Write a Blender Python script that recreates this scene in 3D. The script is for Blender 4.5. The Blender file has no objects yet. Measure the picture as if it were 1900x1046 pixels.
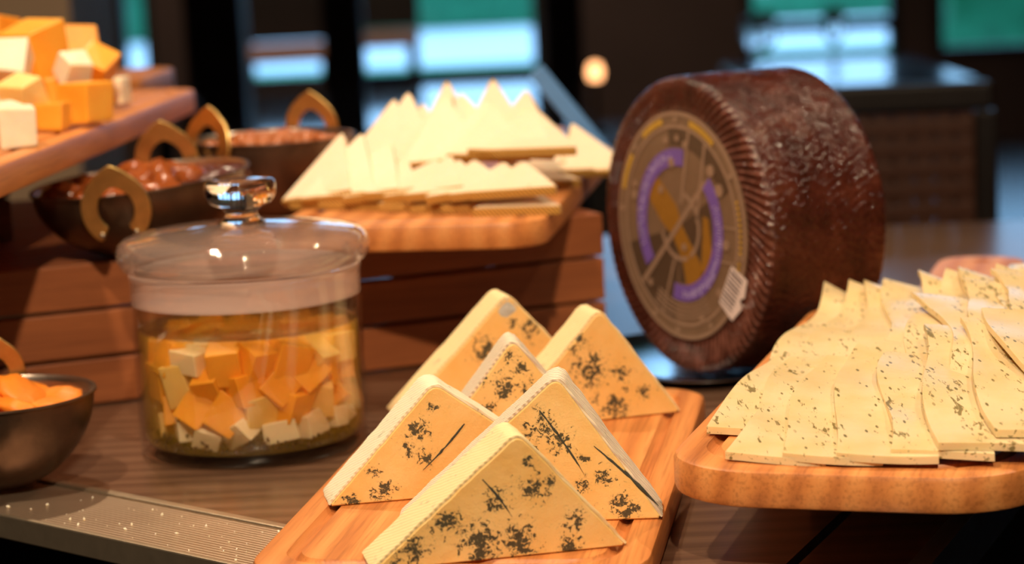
import bpy, bmesh, math, random
from mathutils import Vector, Matrix, Euler, noise
random.seed(11)
R = math.radians
PI = math.pi
ORD = ['leftmost', 'second', 'third', 'fourth', 'fifth', 'sixth', 'seventh', 'eighth', 'ninth', 'tenth', 'eleventh', 'twelfth', 'thirteenth', 'fourteenth', 'fifteenth', 'sixteenth', 'seventeenth', 'eighteenth', 'nineteenth', 'twentieth']+['number %d' % k for k in range(21, 61)]
scn = bpy.context.scene
COL = scn.collection

# ------------------------------------------------------------------ camera
cam_d = bpy.data.cameras.new('camera'); cam = bpy.data.objects.new('camera', cam_d); COL.objects.link(cam)
cam_d.sensor_width = 36; cam_d.lens = 80.0
PITCH, ROLL = R(8.95), R(2.6)
fwd = Vector((0, math.cos(PITCH), -math.sin(PITCH))); up0 = Vector((0, math.sin(PITCH), math.cos(PITCH))); r0 = Vector((1, 0, 0))
cr = r0*math.cos(ROLL) - up0*math.sin(ROLL); cu = up0*math.cos(ROLL) + r0*math.sin(ROLL)
m = Matrix((cr, cu, -fwd)).transposed().to_4x4(); m.translation = Vector((0, 0, .34))
cam.matrix_world = m
cam_d.clip_start = .05; cam_d.clip_end = 200
cam_d.dof.use_dof = True; cam_d.dof.focus_distance = 1.25; cam_d.dof.aperture_fstop = 6.3
scn.camera = cam

# ------------------------------------------------------------------ world, exposure
w = bpy.data.worlds.new('sky'); scn.world = w; w.use_nodes = True
bg = w.node_tree.nodes['Background']; bg.inputs[0].default_value = (.33, .64, 1, 1); bg.inputs[1].default_value = 2.5
scn.view_settings.view_transform = 'Standard'; scn.view_settings.look = 'None'
scn.view_settings.gamma = 1; scn.view_settings.use_curve_mapping = False
scn.view_settings.exposure = 0.22
scn.cycles.volume_bounces = 2

# ------------------------------------------------------------------ lamps of the buffet (ceiling spots), plus two added in the room
def spot(name, loc, aim, watt, size=62, col=(1, .77, .52), rad=.035, blend=.6):
    d = bpy.data.lights.new(name, 'SPOT'); o = bpy.data.objects.new(name, d); COL.objects.link(o)
    d.energy = watt; d.color = col; d.spot_size = R(size); d.spot_blend = blend; d.shadow_soft_size = rad
    o.location = loc; o.rotation_euler = (Vector(aim)-Vector(loc)).to_track_quat('-Z', 'Y').to_euler()
    return o
spot('ceiling_spot', (-.55, 2.35, 1.75), (-.15, 1.8, .12), 66)
spot('ceiling_spot', (-.60, .70, 1.80), (-.05, 1.35, .03), 92)
spot('ceiling_spot', (1.15, 1.95, 1.80), (.25, 1.55, .08), 54, rad=.022)
spot('ceiling_spot', (.10, -.60, 1.75), (.0, 1.6, .05), 165, 50)
spot('ceiling_spot', (-1.3, 2.4, 1.9), (-1.1, 3.5, .3), 40, 80)  # unseen spot added to brighten the tan pillar
spot('ceiling_spot', (-.7, 8.0, 2.0), (-.8, 9.4, -.3), 150, 110)  # unseen spot added to brighten the pink stool seats

# ------------------------------------------------------------------ mesh helpers
def link(name, me, mat=None, parent=None, smooth=False, ang=None):
    o = bpy.data.objects.new(name, me); COL.objects.link(o)
    if mat is not None and not me.materials:
        for x in (mat if isinstance(mat, (list, tuple)) else [mat]): me.materials.append(x)
    if parent: o.parent = parent
    if smooth:
        me.polygons.foreach_set('use_smooth', [True]*len(me.polygons))
        if ang:
            try: me.set_sharp_from_angle(angle=R(ang))
            except Exception: pass
    return o
def mesh(name, vs, fs):
    me = bpy.data.meshes.new(name); me.from_pydata([tuple(v) for v in vs], [], fs); me.update(); return me
def obj(name, vs, fs, mat, parent=None, smooth=False, ang=None):
    return link(name, mesh(name, vs, fs), mat, parent, smooth, ang)
def empty(name, loc, rot=(0, 0, 0)):
    o = bpy.data.objects.new(name, None); COL.objects.link(o); o.location = loc; o.rotation_euler = rot; o.empty_display_size = .02
    return o
def tag(o, label=None, cat=None, group=None, kind=None):
    if label: o['label'] = label
    if cat: o['category'] = cat
    if group: o['group'] = group
    if kind: o['kind'] = kind
    return o
def bm_mesh(name, bm):
    me = bpy.data.meshes.new(name); bm.normal_update(); bm.to_mesh(me); bm.free(); return me
class MB:
    def __init__(s): s.v = []; s.f = []
    def add(s, vs, fs, M=None):
        b = len(s.v)
        s.v += [tuple(M @ Vector(v)) if M is not None else tuple(v) for v in vs]
        s.f += [tuple(i+b for i in f) for f in fs]; return s
    def box(s, x0, x1, y0, y1, z0, z1, M=None, bev=0):
        if bev <= 0:
            return s.add([(x0,y0,z0),(x1,y0,z0),(x1,y1,z0),(x0,y1,z0),(x0,y0,z1),(x1,y0,z1),(x1,y1,z1),(x0,y1,z1)],
                  [(3,2,1,0),(4,5,6,7),(0,1,5,4),(1,2,6,5),(2,3,7,6),(3,0,4,7)], M)
        bm = bmesh.new(); bmesh.ops.create_cube(bm, size=1)
        for v in bm.verts:
            v.co = Vector((x0+(v.co.x+.5)*(x1-x0), y0+(v.co.y+.5)*(y1-y0), z0+(v.co.z+.5)*(z1-z0)))
        bmesh.ops.bevel(bm, geom=bm.edges[:], offset=bev, segments=2, profile=.5, affect='EDGES')
        bm.verts.ensure_lookup_table(); bm.verts.index_update()
        s.add([v.co[:] for v in bm.verts], [tuple(v.index for v in f.verts) for f in bm.faces], M); bm.free(); return s
    def lathe(s, prof, n=48, M=None, close=False):
        vs = []; fs = []; k = len(prof)
        for i in range(n):
            a = 2*PI*i/n
            for r, z in prof: vs.append((r*math.cos(a), r*math.sin(a), z))
        for i in range(n):
            j = (i+1) % n
            for q in range(k if close else k-1):
                p = (q+1) % k
                fs.append((i*k+q, j*k+q, j*k+p, i*k+p))
        return s.add(vs, fs, M)
    def tube(s, pts, rad, n=8, M=None):
        pts = [Vector(p) for p in pts]; vs = []; fs = []
        for i, p in enumerate(pts):
            t = (pts[min(i+1, len(pts)-1)]-pts[max(i-1, 0)]).normalized()
            a = t.cross(Vector((0, 0, 1)) if abs(t.z) < .9 else Vector((1, 0, 0))).normalized(); b = t.cross(a)
            rr = rad[i] if isinstance(rad, (list, tuple)) else rad
            for k in range(n):
                c = 2*PI*k/n; vs.append(p+a*rr*math.cos(c)+b*rr*math.sin(c))
        for i in range(len(pts)-1):
            for k in range(n):
                l = (k+1) % n; fs.append((i*n+k, i*n+l, (i+1)*n+l, (i+1)*n+k))
        fs.append(tuple(range(n))[::-1]); fs.append(tuple((len(pts)-1)*n+k for k in range(n)))
        return s.add(vs, fs, M)
    def prism(s, poly, d0, d1, M=None):      # poly in xz, extruded along y
        n = len(poly)
        vs = [(x, d0, z) for x, z in poly]+[(x, d1, z) for x, z in poly]
        fs = [tuple(range(n)), tuple(range(2*n-1, n-1, -1))]+[(i, i+n, (i+1) % n+n, (i+1) % n) for i in range(n)]
        return s.add(vs, fs, M)
    def build(s, name, mat, parent=None, smooth=False, ang=None):
        me = mesh(name, s.v, s.f)
        bm = bmesh.new(); bm.from_mesh(me); bmesh.ops.remove_doubles(bm, verts=bm.verts, dist=1e-7); bmesh.ops.recalc_face_normals(bm, faces=bm.faces); bm.to_mesh(me); bm.free()
        return link(name, me, mat, parent, smooth, ang)

# ------------------------------------------------------------------ material helpers
def newmat(name):
    mt = bpy.data.materials.new(name); mt.use_nodes = True; nt = mt.node_tree
    return mt, nt, nt.nodes['Principled BSDF']
def N(nt, t, **kw):
    n = nt.nodes.new('ShaderNode'+t)
    for k, v in kw.items():
        if k in n.inputs: n.inputs[k].default_value = v
        else: setattr(n, k, v)
    return n
def L(nt, a, b): nt.links.new(a, b)
def setp(p, **kw):
    for k, v in kw.items():
        p.inputs[k.replace('_', ' ')].default_value = v
def coords(nt, scale=(1, 1, 1), rot=(0, 0, 0), gen='Object'):
    c = N(nt, 'TexCoord'); mp = N(nt, 'Mapping'); mp.inputs['Scale'].default_value = scale; mp.inputs['Rotation'].default_value = rot
    L(nt, c.outputs[gen], mp.inputs[0]); return mp.outputs[0]
def ramp(nt, src, stops, interp='LINEAR'):
    r = N(nt, 'ValToRGB'); r.color_ramp.interpolation = interp
    el = r.color_ramp.elements
    while len(el) < len(stops): el.new(.5)
    for e, (p, c) in zip(el, stops): e.position = p; e.color = (*c, 1) if len(c) == 3 else c
    L(nt, src, r.inputs[0]); return r.outputs[0]
def mix(nt, fac, a, b, mode='MIX'):
    n = N(nt, 'MixRGB'); n.blend_type = mode
    for i, x in enumerate((fac, a, b)):
        if isinstance(x, (int, float)): n.inputs[i].default_value = x
        elif isinstance(x, tuple): n.inputs[i].default_value = (*x, 1) if len(x) == 3 else x
        else: L(nt, x, n.inputs[i])
    return n.outputs[0]
def math_(nt, op, a, b=0.0):
    n = N(nt, 'Math'); n.operation = op
    for i, x in enumerate((a, b)):
        if isinstance(x, (int, float)): n.inputs[i].default_value = x
        else: L(nt, x, n.inputs[i])
    return n.outputs[0]
def bump(nt, p, h, strength=.3, dist=.001):
    b = N(nt, 'Bump'); b.inputs['Strength'].default_value = strength; b.inputs['Distance'].default_value = dist
    L(nt, h, b.inputs['Height']); L(nt, b.outputs[0], p.inputs['Normal']); return b
def noise_(nt, vec, scale, detail=4, rough=.55, dist=0):
    n = N(nt, 'TexNoise'); n.inputs['Scale'].default_value = scale; n.inputs['Detail'].default_value = detail
    n.inputs['Roughness'].default_value = rough; n.inputs['Distortion'].default_value = dist
    L(nt, vec, n.inputs['Vector']); return n.outputs['Fac']
def plain(name, col, rough=.5, metal=0, bumpscale=0, bumpd=.0005, sss=0, coat=0, var=.12, vscale=40, spec=.5):
    mt, nt, p = newmat(name); v = coords(nt)
    n = noise_(nt, v, vscale, 3)
    c = mix(nt, n, tuple(x*(1-var) for x in col), tuple(min(1, x*(1+var)) for x in col)); L(nt, c, p.inputs['Base Color'])
    setp(p, Roughness=rough, Metallic=metal); p.inputs['Specular IOR Level'].default_value = spec
    if sss: p.inputs['Subsurface Weight'].default_value = sss; p.inputs['Subsurface Radius'].default_value = (1, .6, .3); p.inputs['Subsurface Scale'].default_value = .006
    if coat: p.inputs['Coat Weight'].default_value = coat; p.inputs['Coat Roughness'].default_value = .12
    if bumpscale: bump(nt, p, noise_(nt, v, bumpscale, 4), .6, bumpd)
    return mt

def wood(name, c_dark, c_mid, c_light, axis=1, rough=.42, scale=1.0, coat=0.0, bumps=.25):
    mt, nt, p = newmat(name)
    def sc(l, a): s = [a*scale]*3; s[axis] = l*scale; return tuple(s)
    v1 = coords(nt, sc(2.2, 26)); v2 = coords(nt, sc(14, 520)); v3 = coords(nt, sc(.7, 7))
    g = noise_(nt, v1, 1.6, 6, .6, 1.1); fine = noise_(nt, v2, 1, 3, .6); big = noise_(nt, v3, 1.3, 2)
    wv = N(nt, 'TexWave'); wv.wave_type = 'BANDS'; wv.bands_direction = 'X' if axis != 0 else 'Y'
    wv.inputs['Scale'].default_value = .55; wv.inputs['Distortion'].default_value = 7; wv.inputs['Detail'].default_value = 2; wv.inputs['Detail Scale'].default_value = .6
    L(nt, v1, wv.inputs['Vector'])
    f = math_(nt, 'ADD', math_(nt, 'MULTIPLY', g, .62), math_(nt, 'MULTIPLY', wv.outputs['Fac'], .30))
    c = ramp(nt, f, [(.22, c_dark), (.48, c_mid), (.78, c_light)])
    c = mix(nt, math_(nt, 'MULTIPLY', big, .35), c, c_mid)
    pore = ramp(nt, fine, [(.34, (.55, .50, .45)), (.52, (1, 1, 1))])
    c = mix(nt, .55, c, pore, 'MULTIPLY')
    L(nt, c, p.inputs['Base Color']); setp(p, Roughness=rough)
    if coat: p.inputs['Coat Weight'].default_value = coat; p.inputs['Coat Roughness'].default_value = .2
    bump(nt, p, fine, bumps, .0004)
    return mt
M = {}
M['board'] = wood('oiled_board_wood', (.42, .130, .034), (.64, .235, .064), (.78, .35, .115))
M['crate'] = wood('reddish_crate_wood', (.26, .074, .022), (.39, .120, .036), (.49, .170, .058), axis=0, rough=.5)
M['counter'] = wood('dark_counter_wood', (.075, .037, .022), (.135, .072, .043), (.20, .11, .068), axis=0, rough=.32, coat=.45, bumps=.12)
M['riser'] = wood('brown_riser_wood', (.12, .045, .018), (.20, .075, .03), (.28, .12, .05), axis=0)

# cheese pastes
def cheese(name, col, col2, rough=.48, sss=.35, specks=None, bump_d=.0006):
    mt, nt, p = newmat(name); v = coords(nt)
    n = noise_(nt, v, 30, 4); c = mix(nt, ramp(nt, n, [(.35, (0, 0, 0)), (.65, (1, 1, 1))]), col, col2)
    if specks: c = specks(nt, v, c)
    L(nt, c, p.inputs['Base Color']); setp(p, Roughness=rough)
    p.inputs['Subsurface Weight'].default_value = sss; p.inputs['Subsurface Radius'].default_value = (1, .55, .25); p.inputs['Subsurface Scale'].default_value = .006
    h = math_(nt, 'ADD', noise_(nt, v, 160, 5, .6), math_(nt, 'MULTIPLY', noise_(nt, v, 900, 3), .3))
    bump(nt, p, h, .45, bump_d)
    return mt
def blue_paste(seed, clusters):
    mt, nt, p = newmat('blue_cheese_paste'); v = coords(nt)
    mp = N(nt, 'Mapping'); mp.inputs['Location'].default_value = (seed*3.1, seed*1.7, seed*.9); L(nt, v, mp.inputs[0]); q = mp.outputs[0]
    base = mix(nt, ramp(nt, noise_(nt, q, 30, 4), [(.35, (0, 0, 0)), (.65, (1, 1, 1))]), (.86, .52, .165), (.91, .61, .25))
    # pockets of mould where the cheese was pierced
    msk = None
    for (cx, cz, sp, cnt) in clusters:
        d = N(nt, 'VectorMath'); d.operation = 'DISTANCE'; sx = N(nt, 'VectorMath'); sx.operation = 'MULTIPLY'; sx.inputs[1].default_value = (1, 0, 1)
        L(nt, v, sx.inputs[0]); L(nt, sx.outputs[0], d.inputs[0]); d.inputs[1].default_value = (cx, 0, cz)
        mr = N(nt, 'MapRange'); mr.interpolation_type = 'SMOOTHSTEP'; mr.inputs[1].default_value = sp*2.3+.0015; mr.inputs[2].default_value = 0; mr.inputs[3].default_value = 0; mr.inputs[4].default_value = 1.0
        L(nt, d.outputs['Value'], mr.inputs[0])
        msk = mr.outputs[0] if msk is None else math_(nt, 'MAXIMUM', msk, mr.outputs[0])
    n1 = noise_(nt, q, 360, 6, .68, 1.0); n2 = noise_(nt, q, 150, 3, .6, .8)
    t = math_(nt, 'ADD', math_(nt, 'MULTIPLY', n1, .62), math_(nt, 'MULTIPLY', n2, .38))
    t = math_(nt, 'ADD', t, math_(nt, 'MULTIPLY', msk, .176))
    k = ramp(nt, t, [(.650, (0, 0, 0)), (.668, (1, 1, 1))]); hal = ramp(nt, t, [(.59, (0, 0, 0)), (.68, (1, 1, 1))])
    c = mix(nt, math_(nt, 'MULTIPLY', hal, .5), base, (.42, .33, .15))
    c = mix(nt, math_(nt, 'MULTIPLY', k, .93), c, mix(nt, noise_(nt, q, 500, 2), (.010, .013, .012), (.07, .07, .045)))
    L(nt, c, p.inputs['Base Color']); setp(p, Roughness=.5)
    p.inputs['Subsurface Weight'].default_value = .3; p.inputs['Subsurface Radius'].default_value = (1, .55, .25); p.inputs['Subsurface Scale'].default_value = .004
    h = math_(nt, 'ADD', noise_(nt, q, 170, 5, .6), math_(nt, 'MULTIPLY', noise_(nt, q, 900, 3), .3)); h = math_(nt, 'SUBTRACT', h, math_(nt, 'MULTIPLY', k, 1.3))
    bump(nt, p, h, .6, .0007)
    return mt
def rind_mat(name, base, dark, stripe, ang):
    mt, nt, p = newmat(name); v = coords(nt)
    wv = N(nt, 'TexWave'); wv.wave_type = 'BANDS'; wv.bands_direction = 'DIAGONAL'; wv.inputs['Scale'].default_value = 130; wv.inputs['Distortion'].default_value = 1.2
    wv.inputs['Detail'].default_value = 2; L(nt, v, wv.inputs['Vector'])
    n = noise_(nt, v, 110, 5, .65)
    c = mix(nt, math_(nt, 'MULTIPLY', wv.outputs['Fac'], stripe), base, dark)
    c = mix(nt, ramp(nt, n, [(.62, (0, 0, 0)), (.74, (1, 1, 1))]), c, (.30, .29, .20))
    L(nt, c, p.inputs['Base Color']); setp(p, Roughness=.65)
    p.inputs['Subsurface Weight'].default_value = .15; p.inputs['Subsurface Scale'].default_value = .003
    bump(nt, p, math_(nt, 'ADD', wv.outputs['Fac'], n), .5, .0007)
    return mt
RIND = {'ridged': rind_mat('ridged_white_rind', (.90, .78, .58), (.52, .40, .33), .8, 0),
        'cream': rind_mat('cream_rind', (.90, .72, .40), (.80, .60, .30), .5, 0),
        'mould': rind_mat('mouldy_white_rind', (.90, .80, .60), (.72, .62, .42), .35, 0)}
M['mold'] = plain('blue_mould', (.045, .048, .036), .8, var=.7, vscale=300, bumpscale=500)
M['greymold'] = plain('grey_mould_patch', (.50, .50, .48), .8, var=.35, vscale=320, bumpscale=400)
M['manchego'] = cheese('pale_hard_cheese', (.87, .67, .47), (.90, .71, .53), rough=.5, sss=.3)
M['cheddar'] = cheese('orange_cheese', (.96, .36, .025), (.98, .44, .045), rough=.4, sss=.4)
M['pale'] = cheese('pale_yellow_cheese', (.92, .60, .18), (.94, .66, .26), rough=.45, sss=.4)
M['white'] = cheese('white_cheese', (.90, .77, .56), (.92, .81, .63), rough=.45, sss=.4)
def herb(nt, v, c):
    mp = N(nt, 'Mapping'); mp.inputs['Scale'].default_value = (1, .30, 1); mp.inputs['Rotation'].default_value = (0, 0, .9)
    oi = N(nt, 'ObjectInfo'); off = N(nt, 'VectorMath'); off.operation = 'MULTIPLY_ADD'
    cmb = N(nt, 'CombineXYZ'); 
    for i in range(3): L(nt, oi.outputs['Random'], cmb.inputs[i])
    add = N(nt, 'VectorMath'); add.operation = 'ADD'; L(nt, v, add.inputs[0]); L(nt, cmb.outputs[0], add.inputs[1])
    L(nt, add.outputs[0], mp.inputs[0]); q = mp.outputs[0]
    vo = N(nt, 'TexVoronoi'); vo.inputs['Scale'].default_value = 270; vo.inputs['Randomness'].default_value = 1; L(nt, q, vo.inputs['Vector'])
    a = noise_(nt, q, 520, 3, .6); clus = noise_(nt, q, 60, 2)
    d = math_(nt, 'ADD', vo.outputs['Distance'], math_(nt, 'MULTIPLY', a, .25))
    sel = ramp(nt, vo.outputs['Color'], [(.62, (0, 0, 0)), (.64, (1, 1, 1))])
    k = ramp(nt, d, [(.30, (1, 1, 1)), (.40, (0, 0, 0))])
    k = math_(nt, 'MULTIPLY', math_(nt, 'MULTIPLY', k, sel), ramp(nt, clus, [(.36, (0, 0, 0)), (.5, (1, 1, 1))]))
    c = mix(nt, math_(nt, 'MULTIPLY', k, .88), c, (.13, .11, .03))
    mp2 = N(nt, 'Mapping'); mp2.inputs['Scale'].default_value = (1, .24, 1); mp2.inputs['Rotation'].default_value = (0, 0, 1.15); L(nt, add.outputs[0], mp2.inputs[0]); q2 = mp2.outputs[0]
    st = noise_(nt, q2, 300, 5, .62, .4); cl2 = noise_(nt, q2, 42, 2)
    t2 = math_(nt, 'ADD', st, math_(nt, 'MULTIPLY', cl2, .45)); k2 = ramp(nt, t2, [(.835, (0, 0, 0)), (.885, (1, 1, 1))])
    return mix(nt, math_(nt, 'MULTIPLY', k2, .85), c, (.16, .125, .035))
M['herb'] = cheese('herbed_cheese', (.74, .555, .275), (.80, .635, .38), rough=.30, sss=.3, specks=herb, bump_d=.0003)
def manch_rind():
    mt, nt, p = newmat('hatched_golden_rind'); v = coords(nt)
    wv = N(nt, 'TexWave'); wv.bands_direction = 'DIAGONAL'; wv.inputs['Scale'].default_value = 190; wv.inputs['Distortion'].default_value = 1.5; L(nt, v, wv.inputs['Vector'])
    c = ramp(nt, wv.outputs['Fac'], [(.1, (.22, .09, .016)), (.6, (.60, .28, .04)), (.95, (.80, .46, .10))])
    L(nt, c, p.inputs['Base Color']); setp(p, Roughness=.5); bump(nt, p, wv.outputs['Fac'], .6, .0006); return mt
M['mrind'] = manch_rind()
# metals
M['brass'] = plain('hammered_brass', (.80, .53, .19), .36, 1, 260, .0006, var=.3, vscale=120)
M['bowl'] = plain('dark_bronze_bowl', (.135, .082, .055), .36, .85, 180, .0005, var=.35, vscale=60)
M['bowlin'] = plain('worn_steel_bowl_lining', (.62, .52, .44), .32, 1, 160, .0003, var=.15)
M['rivet'] = plain('steel_rivet', (.75, .68, .6), .25, 1)
M['steel'] = plain('polished_steel', (.62, .64, .66), .14, 1, var=.05)
def ribbed():
    mt, nt, p = newmat('ribbed_metal_strip'); v = coords(nt)
    wv = N(nt, 'TexWave'); wv.bands_direction = 'Y'; wv.inputs['Scale'].default_value = 92; wv.inputs['Distortion'].default_value = .2; L(nt, v, wv.inputs['Vector'])
    n = noise_(nt, v, 26, 4, .6)
    c = mix(nt, n, (.46, .33, .23), (.60, .46, .34)); L(nt, c, p.inputs['Base Color'])
    setp(p, Metallic=.85, Roughness=.36); bump(nt, p, wv.outputs['Fac'], .5, .0008); return mt
M['strip'] = ribbed()
M['striplip'] = plain('brushed_metal_lip', (.50, .40, .29), .4, .9, var=.2, vscale=90)
M['edgesky'] = plain('edge_painted_window_blue', (.50, .56, .66), .38, 1)  # pale blue base carries the window's reflection on the counter edge
M['black'] = plain('matt_black', (.010, .008, .008), .55)
# fruit
M['date'] = plain('glossy_brown_date', (.29, .068, .014), .22, 0, 130, .0014, sss=.1, coat=.0, var=.5, vscale=60)
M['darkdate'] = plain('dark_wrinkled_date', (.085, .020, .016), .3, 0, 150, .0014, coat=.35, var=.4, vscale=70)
M['nut'] = plain('red_brown_nut', (.42, .125, .034), .34, 0, 200, .0008, var=.35, vscale=80, coat=.2)
M['apricot'] = plain('dried_apricot', (.82, .23, .016), .52, 0, 120, .0012, sss=.35, var=.25, vscale=50)
M['herbseed'] = plain('dark_herb_seed', (.07, .028, .012), .6, var=.5, vscale=300)

# glass: straight-through pane with an angle-dependent mirror layer
def schlick(nt, f0):
    g = N(nt, 'NewGeometry'); d = N(nt, 'VectorMath'); d.operation = 'DOT_PRODUCT'; L(nt, g.outputs['Normal'], d.inputs[0]); L(nt, g.outputs['Incoming'], d.inputs[1])
    x = math_(nt, 'SUBTRACT', 1.0, math_(nt, 'ABSOLUTE', d.outputs['Value']))
    return math_(nt, 'ADD', f0, math_(nt, 'MULTIPLY', math_(nt, 'POWER', x, 5.0), 1-f0))
def sheet(name, tint, f0=.04, rough=0.0, painted_sheen=0.0, sheen_col=(.9, .8, .75)):
    mt = bpy.data.materials.new(name); mt.use_nodes = True; nt = mt.node_tree; nt.nodes.clear()
    out = N(nt, 'OutputMaterial'); tr = N(nt, 'BsdfTransparent'); tr.inputs[0].default_value = (*tint, 1)
    gl = N(nt, 'BsdfGlossy'); gl.inputs['Roughness'].default_value = rough; gl.inputs[0].default_value = (1, 1, 1, 1)
    base = tr.outputs[0]
    if painted_sheen:  # diffuse share painted in for pale reflections on the glass
        df = N(nt, 'BsdfDiffuse'); df.inputs[0].default_value = (*sheen_col, 1); mh = N(nt, 'MixShader'); mh.inputs[0].default_value = painted_sheen
        L(nt, tr.outputs[0], mh.inputs[1]); L(nt, df.outputs[0], mh.inputs[2]); base = mh.outputs[0]
    mx = N(nt, 'MixShader'); L(nt, schlick(nt, f0), mx.inputs[0]); L(nt, base, mx.inputs[1]); L(nt, gl.outputs[0], mx.inputs[2]); L(nt, mx.outputs[0], out.inputs[0])
    return mt
M['glass'] = sheet('clear_jar_glass', (.96, .955, .95), .045)
M['lidglass'] = sheet('lid_glass_painted_sheen', (.95, .93, .92), .06, 0, .15, (.86, .62, .54))  # pinkish diffuse part paints the ceiling's reflection into the lid
M['necksheen'] = sheet('neck_glass_painted_reflection', (.93, .90, .88), .03, 0, .42, (.88, .68, .62))  # plain glass neck; pinkish wall reflections painted in as diffuse colour
M['oil'] = sheet('yellow_oil', (1.0, .97, .88), .0)
_nt = M['oil'].node_tree; _va = N(_nt, 'VolumeAbsorption'); _va.inputs['Color'].default_value = (1.0, .62, .02, 1); _va.inputs['Density'].default_value = 13; _vs = N(_nt, 'VolumeScatter'); _vs.inputs['Color'].default_value = (1.0, .74, .13, 1); _vs.inputs['Density'].default_value = 20; _vs.inputs['Anisotropy'].default_value = .2; _ad = N(_nt, 'AddShader'); L(_nt, _va.outputs[0], _ad.inputs[0]); L(_nt, _vs.outputs[0], _ad.inputs[1]); L(_nt, _ad.outputs[0], [q for q in _nt.nodes if q.type == 'OUTPUT_MATERIAL'][0].inputs['Volume'])
M['oiltop'] = sheet('oil_surface', (1.0, .97, .88), .035)
M['pane'] = sheet('window_pane', (.96, .98, 1.0), .04)
mt, nt, p = newmat('solid_glass'); setp(p, Roughness=0.0, IOR=1.5); p.inputs['Transmission Weight'].default_value = 1; p.inputs['Base Color'].default_value = (.99, .98, .97, 1)
M['solidglass'] = mt

# ================================================================== THE SETTING
FZ = -.90
M['floor'] = wood('dark_floor_boards', (.018, .012, .010), (.03, .02, .016), (.05, .034, .026), axis=0, rough=.25, scale=.2)
M['wall'] = plain('dark_brown_wall', (.085, .046, .040), .6, var=.2, vscale=3)
M['ceil'] = plain('warm_ceiling', (.42, .34, .28), .8, var=.05, vscale=3)
M['tan'] = plain('tan_plaster', (.40, .27, .17), .7, var=.1, vscale=6)
def sbox(name, x0, x1, y0, y1, z0, z1, mat, label=None):
    o = MB().box(x0, x1, y0, y1, z0, z1).build(name, mat); tag(o, label, None, None, 'structure'); return o
WY = 12.0
sbox('floor', -6, 7, -2.5, WY+.3, FZ-.1, FZ, M['floor'], 'dark glossy restaurant floor')
sbox('ceiling', -6, 7, -2.5, WY+.3, 2.1, 2.2, M['ceil'], 'warm ceiling over the buffet')
sbox('wall_left', -6.1, -6, -2.5, WY+.3, FZ, 2.1, M['wall'], 'dark wall on the left side')
sbox('wall_right', 7, 7.1, -2.5, WY+.3, FZ, 2.1, M['wall'], 'dark wall on the right side')
sbox('wall_back', -6.1, 7.1, -2.6, -2.5, FZ, 2.1, M['ceil'], 'wall behind the viewer')
# window wall: dark wall with openings (x0, x1, rail height or None)
SILL, HEAD = -.46, 2.0
wins = [(-2.02, -1.82, None), (-1.36, .22, None), (.34, 1.16, 'high'), (1.28, 2.10, -.27), (2.28, 3.60, None)]  # the 'high' opening is an unseen window added to feed blue reflections
mb = MB(); x = -6
for (a, b, _) in wins:
    mb.box(x, a, WY, WY+.2, FZ, 2.1); mb.box(a, b, WY, WY+.2, FZ, .55 if _ == 'high' else SILL); mb.box(a, b, WY, WY+.2, HEAD, 2.1); x = b
mb.box(x, 7, WY, WY+.2, FZ, 2.1)
tag(mb.build('wall_front', M['wall']), 'dark far wall with tall windows', None, None, 'structure')
for i, (a, b, rail) in enumerate(wins):
    sl = .55 if rail == 'high' else SILL; rail = None if rail == 'high' else rail
    e = empty('window_%d' % (i+1), ((a+b)/2, WY, sl)); tag(e, None, None, None, 'structure')
    hw = (b-a)/2; hh = HEAD-sl
    fr = MB().box(-hw, -hw+.05, .02, .12, 0, hh).box(hw-.05, hw, .02, .12, 0, hh).box(-hw+.05, hw-.05, .02, .12, 0, .05).box(-hw+.05, hw-.05, .02, .12, hh-.05, hh)
    if rail is not None: fr.box(-hw+.05, hw-.05, .02, .12, rail-SILL-.03, rail-SILL+.03)
    fr.build('window_frame', M['black'], e)
    MB().box(-hw+.05, hw-.05, .066, .072, .05, hh-.05).build('pane', M['pane'], e)
# outdoors beyond the windows
M['lawn'] = plain('lawn_green', (.03, .30, .13), .9, var=.4, vscale=2)
M['paving'] = plain('pale_terrace_paving', (.80, .82, .85), .8, var=.08, vscale=.5)
M['hedge'] = plain('clipped_hedge', (.015, .16, .075), .9, var=.6, vscale=6)
sbox('outdoor_lawn', -14, 20, WY+.3, 21.5, FZ-.15, FZ-.05, M['lawn'], 'green lawn outside the windows')
sbox('outdoor_terrace', -14, 20, 21.5, 70, FZ-.15, FZ-.05, M['paving'], 'pale bright terrace beyond the lawn')
def hedge(x0, x1, y0, y1, h, label):
    bm = bmesh.new(); bmesh.ops.create_cube(bm, size=1); bmesh.ops.subdivide_edges(bm, edges=bm.edges[:], cuts=18, use_grid_fill=True)
    for v in bm.verts:
        q = Vector((v.co.x*(x1-x0), v.co.y*(y1-y0), (v.co.z+.5)*h)); q += noise.noise_vector(q*3)*.12*(1 if q.z > .05 else 0); v.co = q
    o = link('hedge', bm_mesh('hedge', bm), M['hedge'], None, True); o.location = ((x0+x1)/2, (y0+y1)/2, FZ-.05); tag(o, label, 'hedge')
hedge(-6, 1.4, 29, 31, 1.5, 'green clipped hedge seen through the widest window on the left')
hedge(3.7, 9, 19, 21, 1.6, 'green hedge filling the window at far right')
hedge(2.3, 4.9, 27.6, 28.4, .32, 'low green hedge strip behind the table with glasses')
hedge(-7, -3.6, 19, 20, 1.3, 'dark green hedge in the narrow window at left')
# tan pillar, upper left
sbox('wall_pillar', -1.9, -.655, 3.5, 3.9, FZ, 2.1, M['tan'], 'tan plastered pillar behind the cheese cubes')

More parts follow.
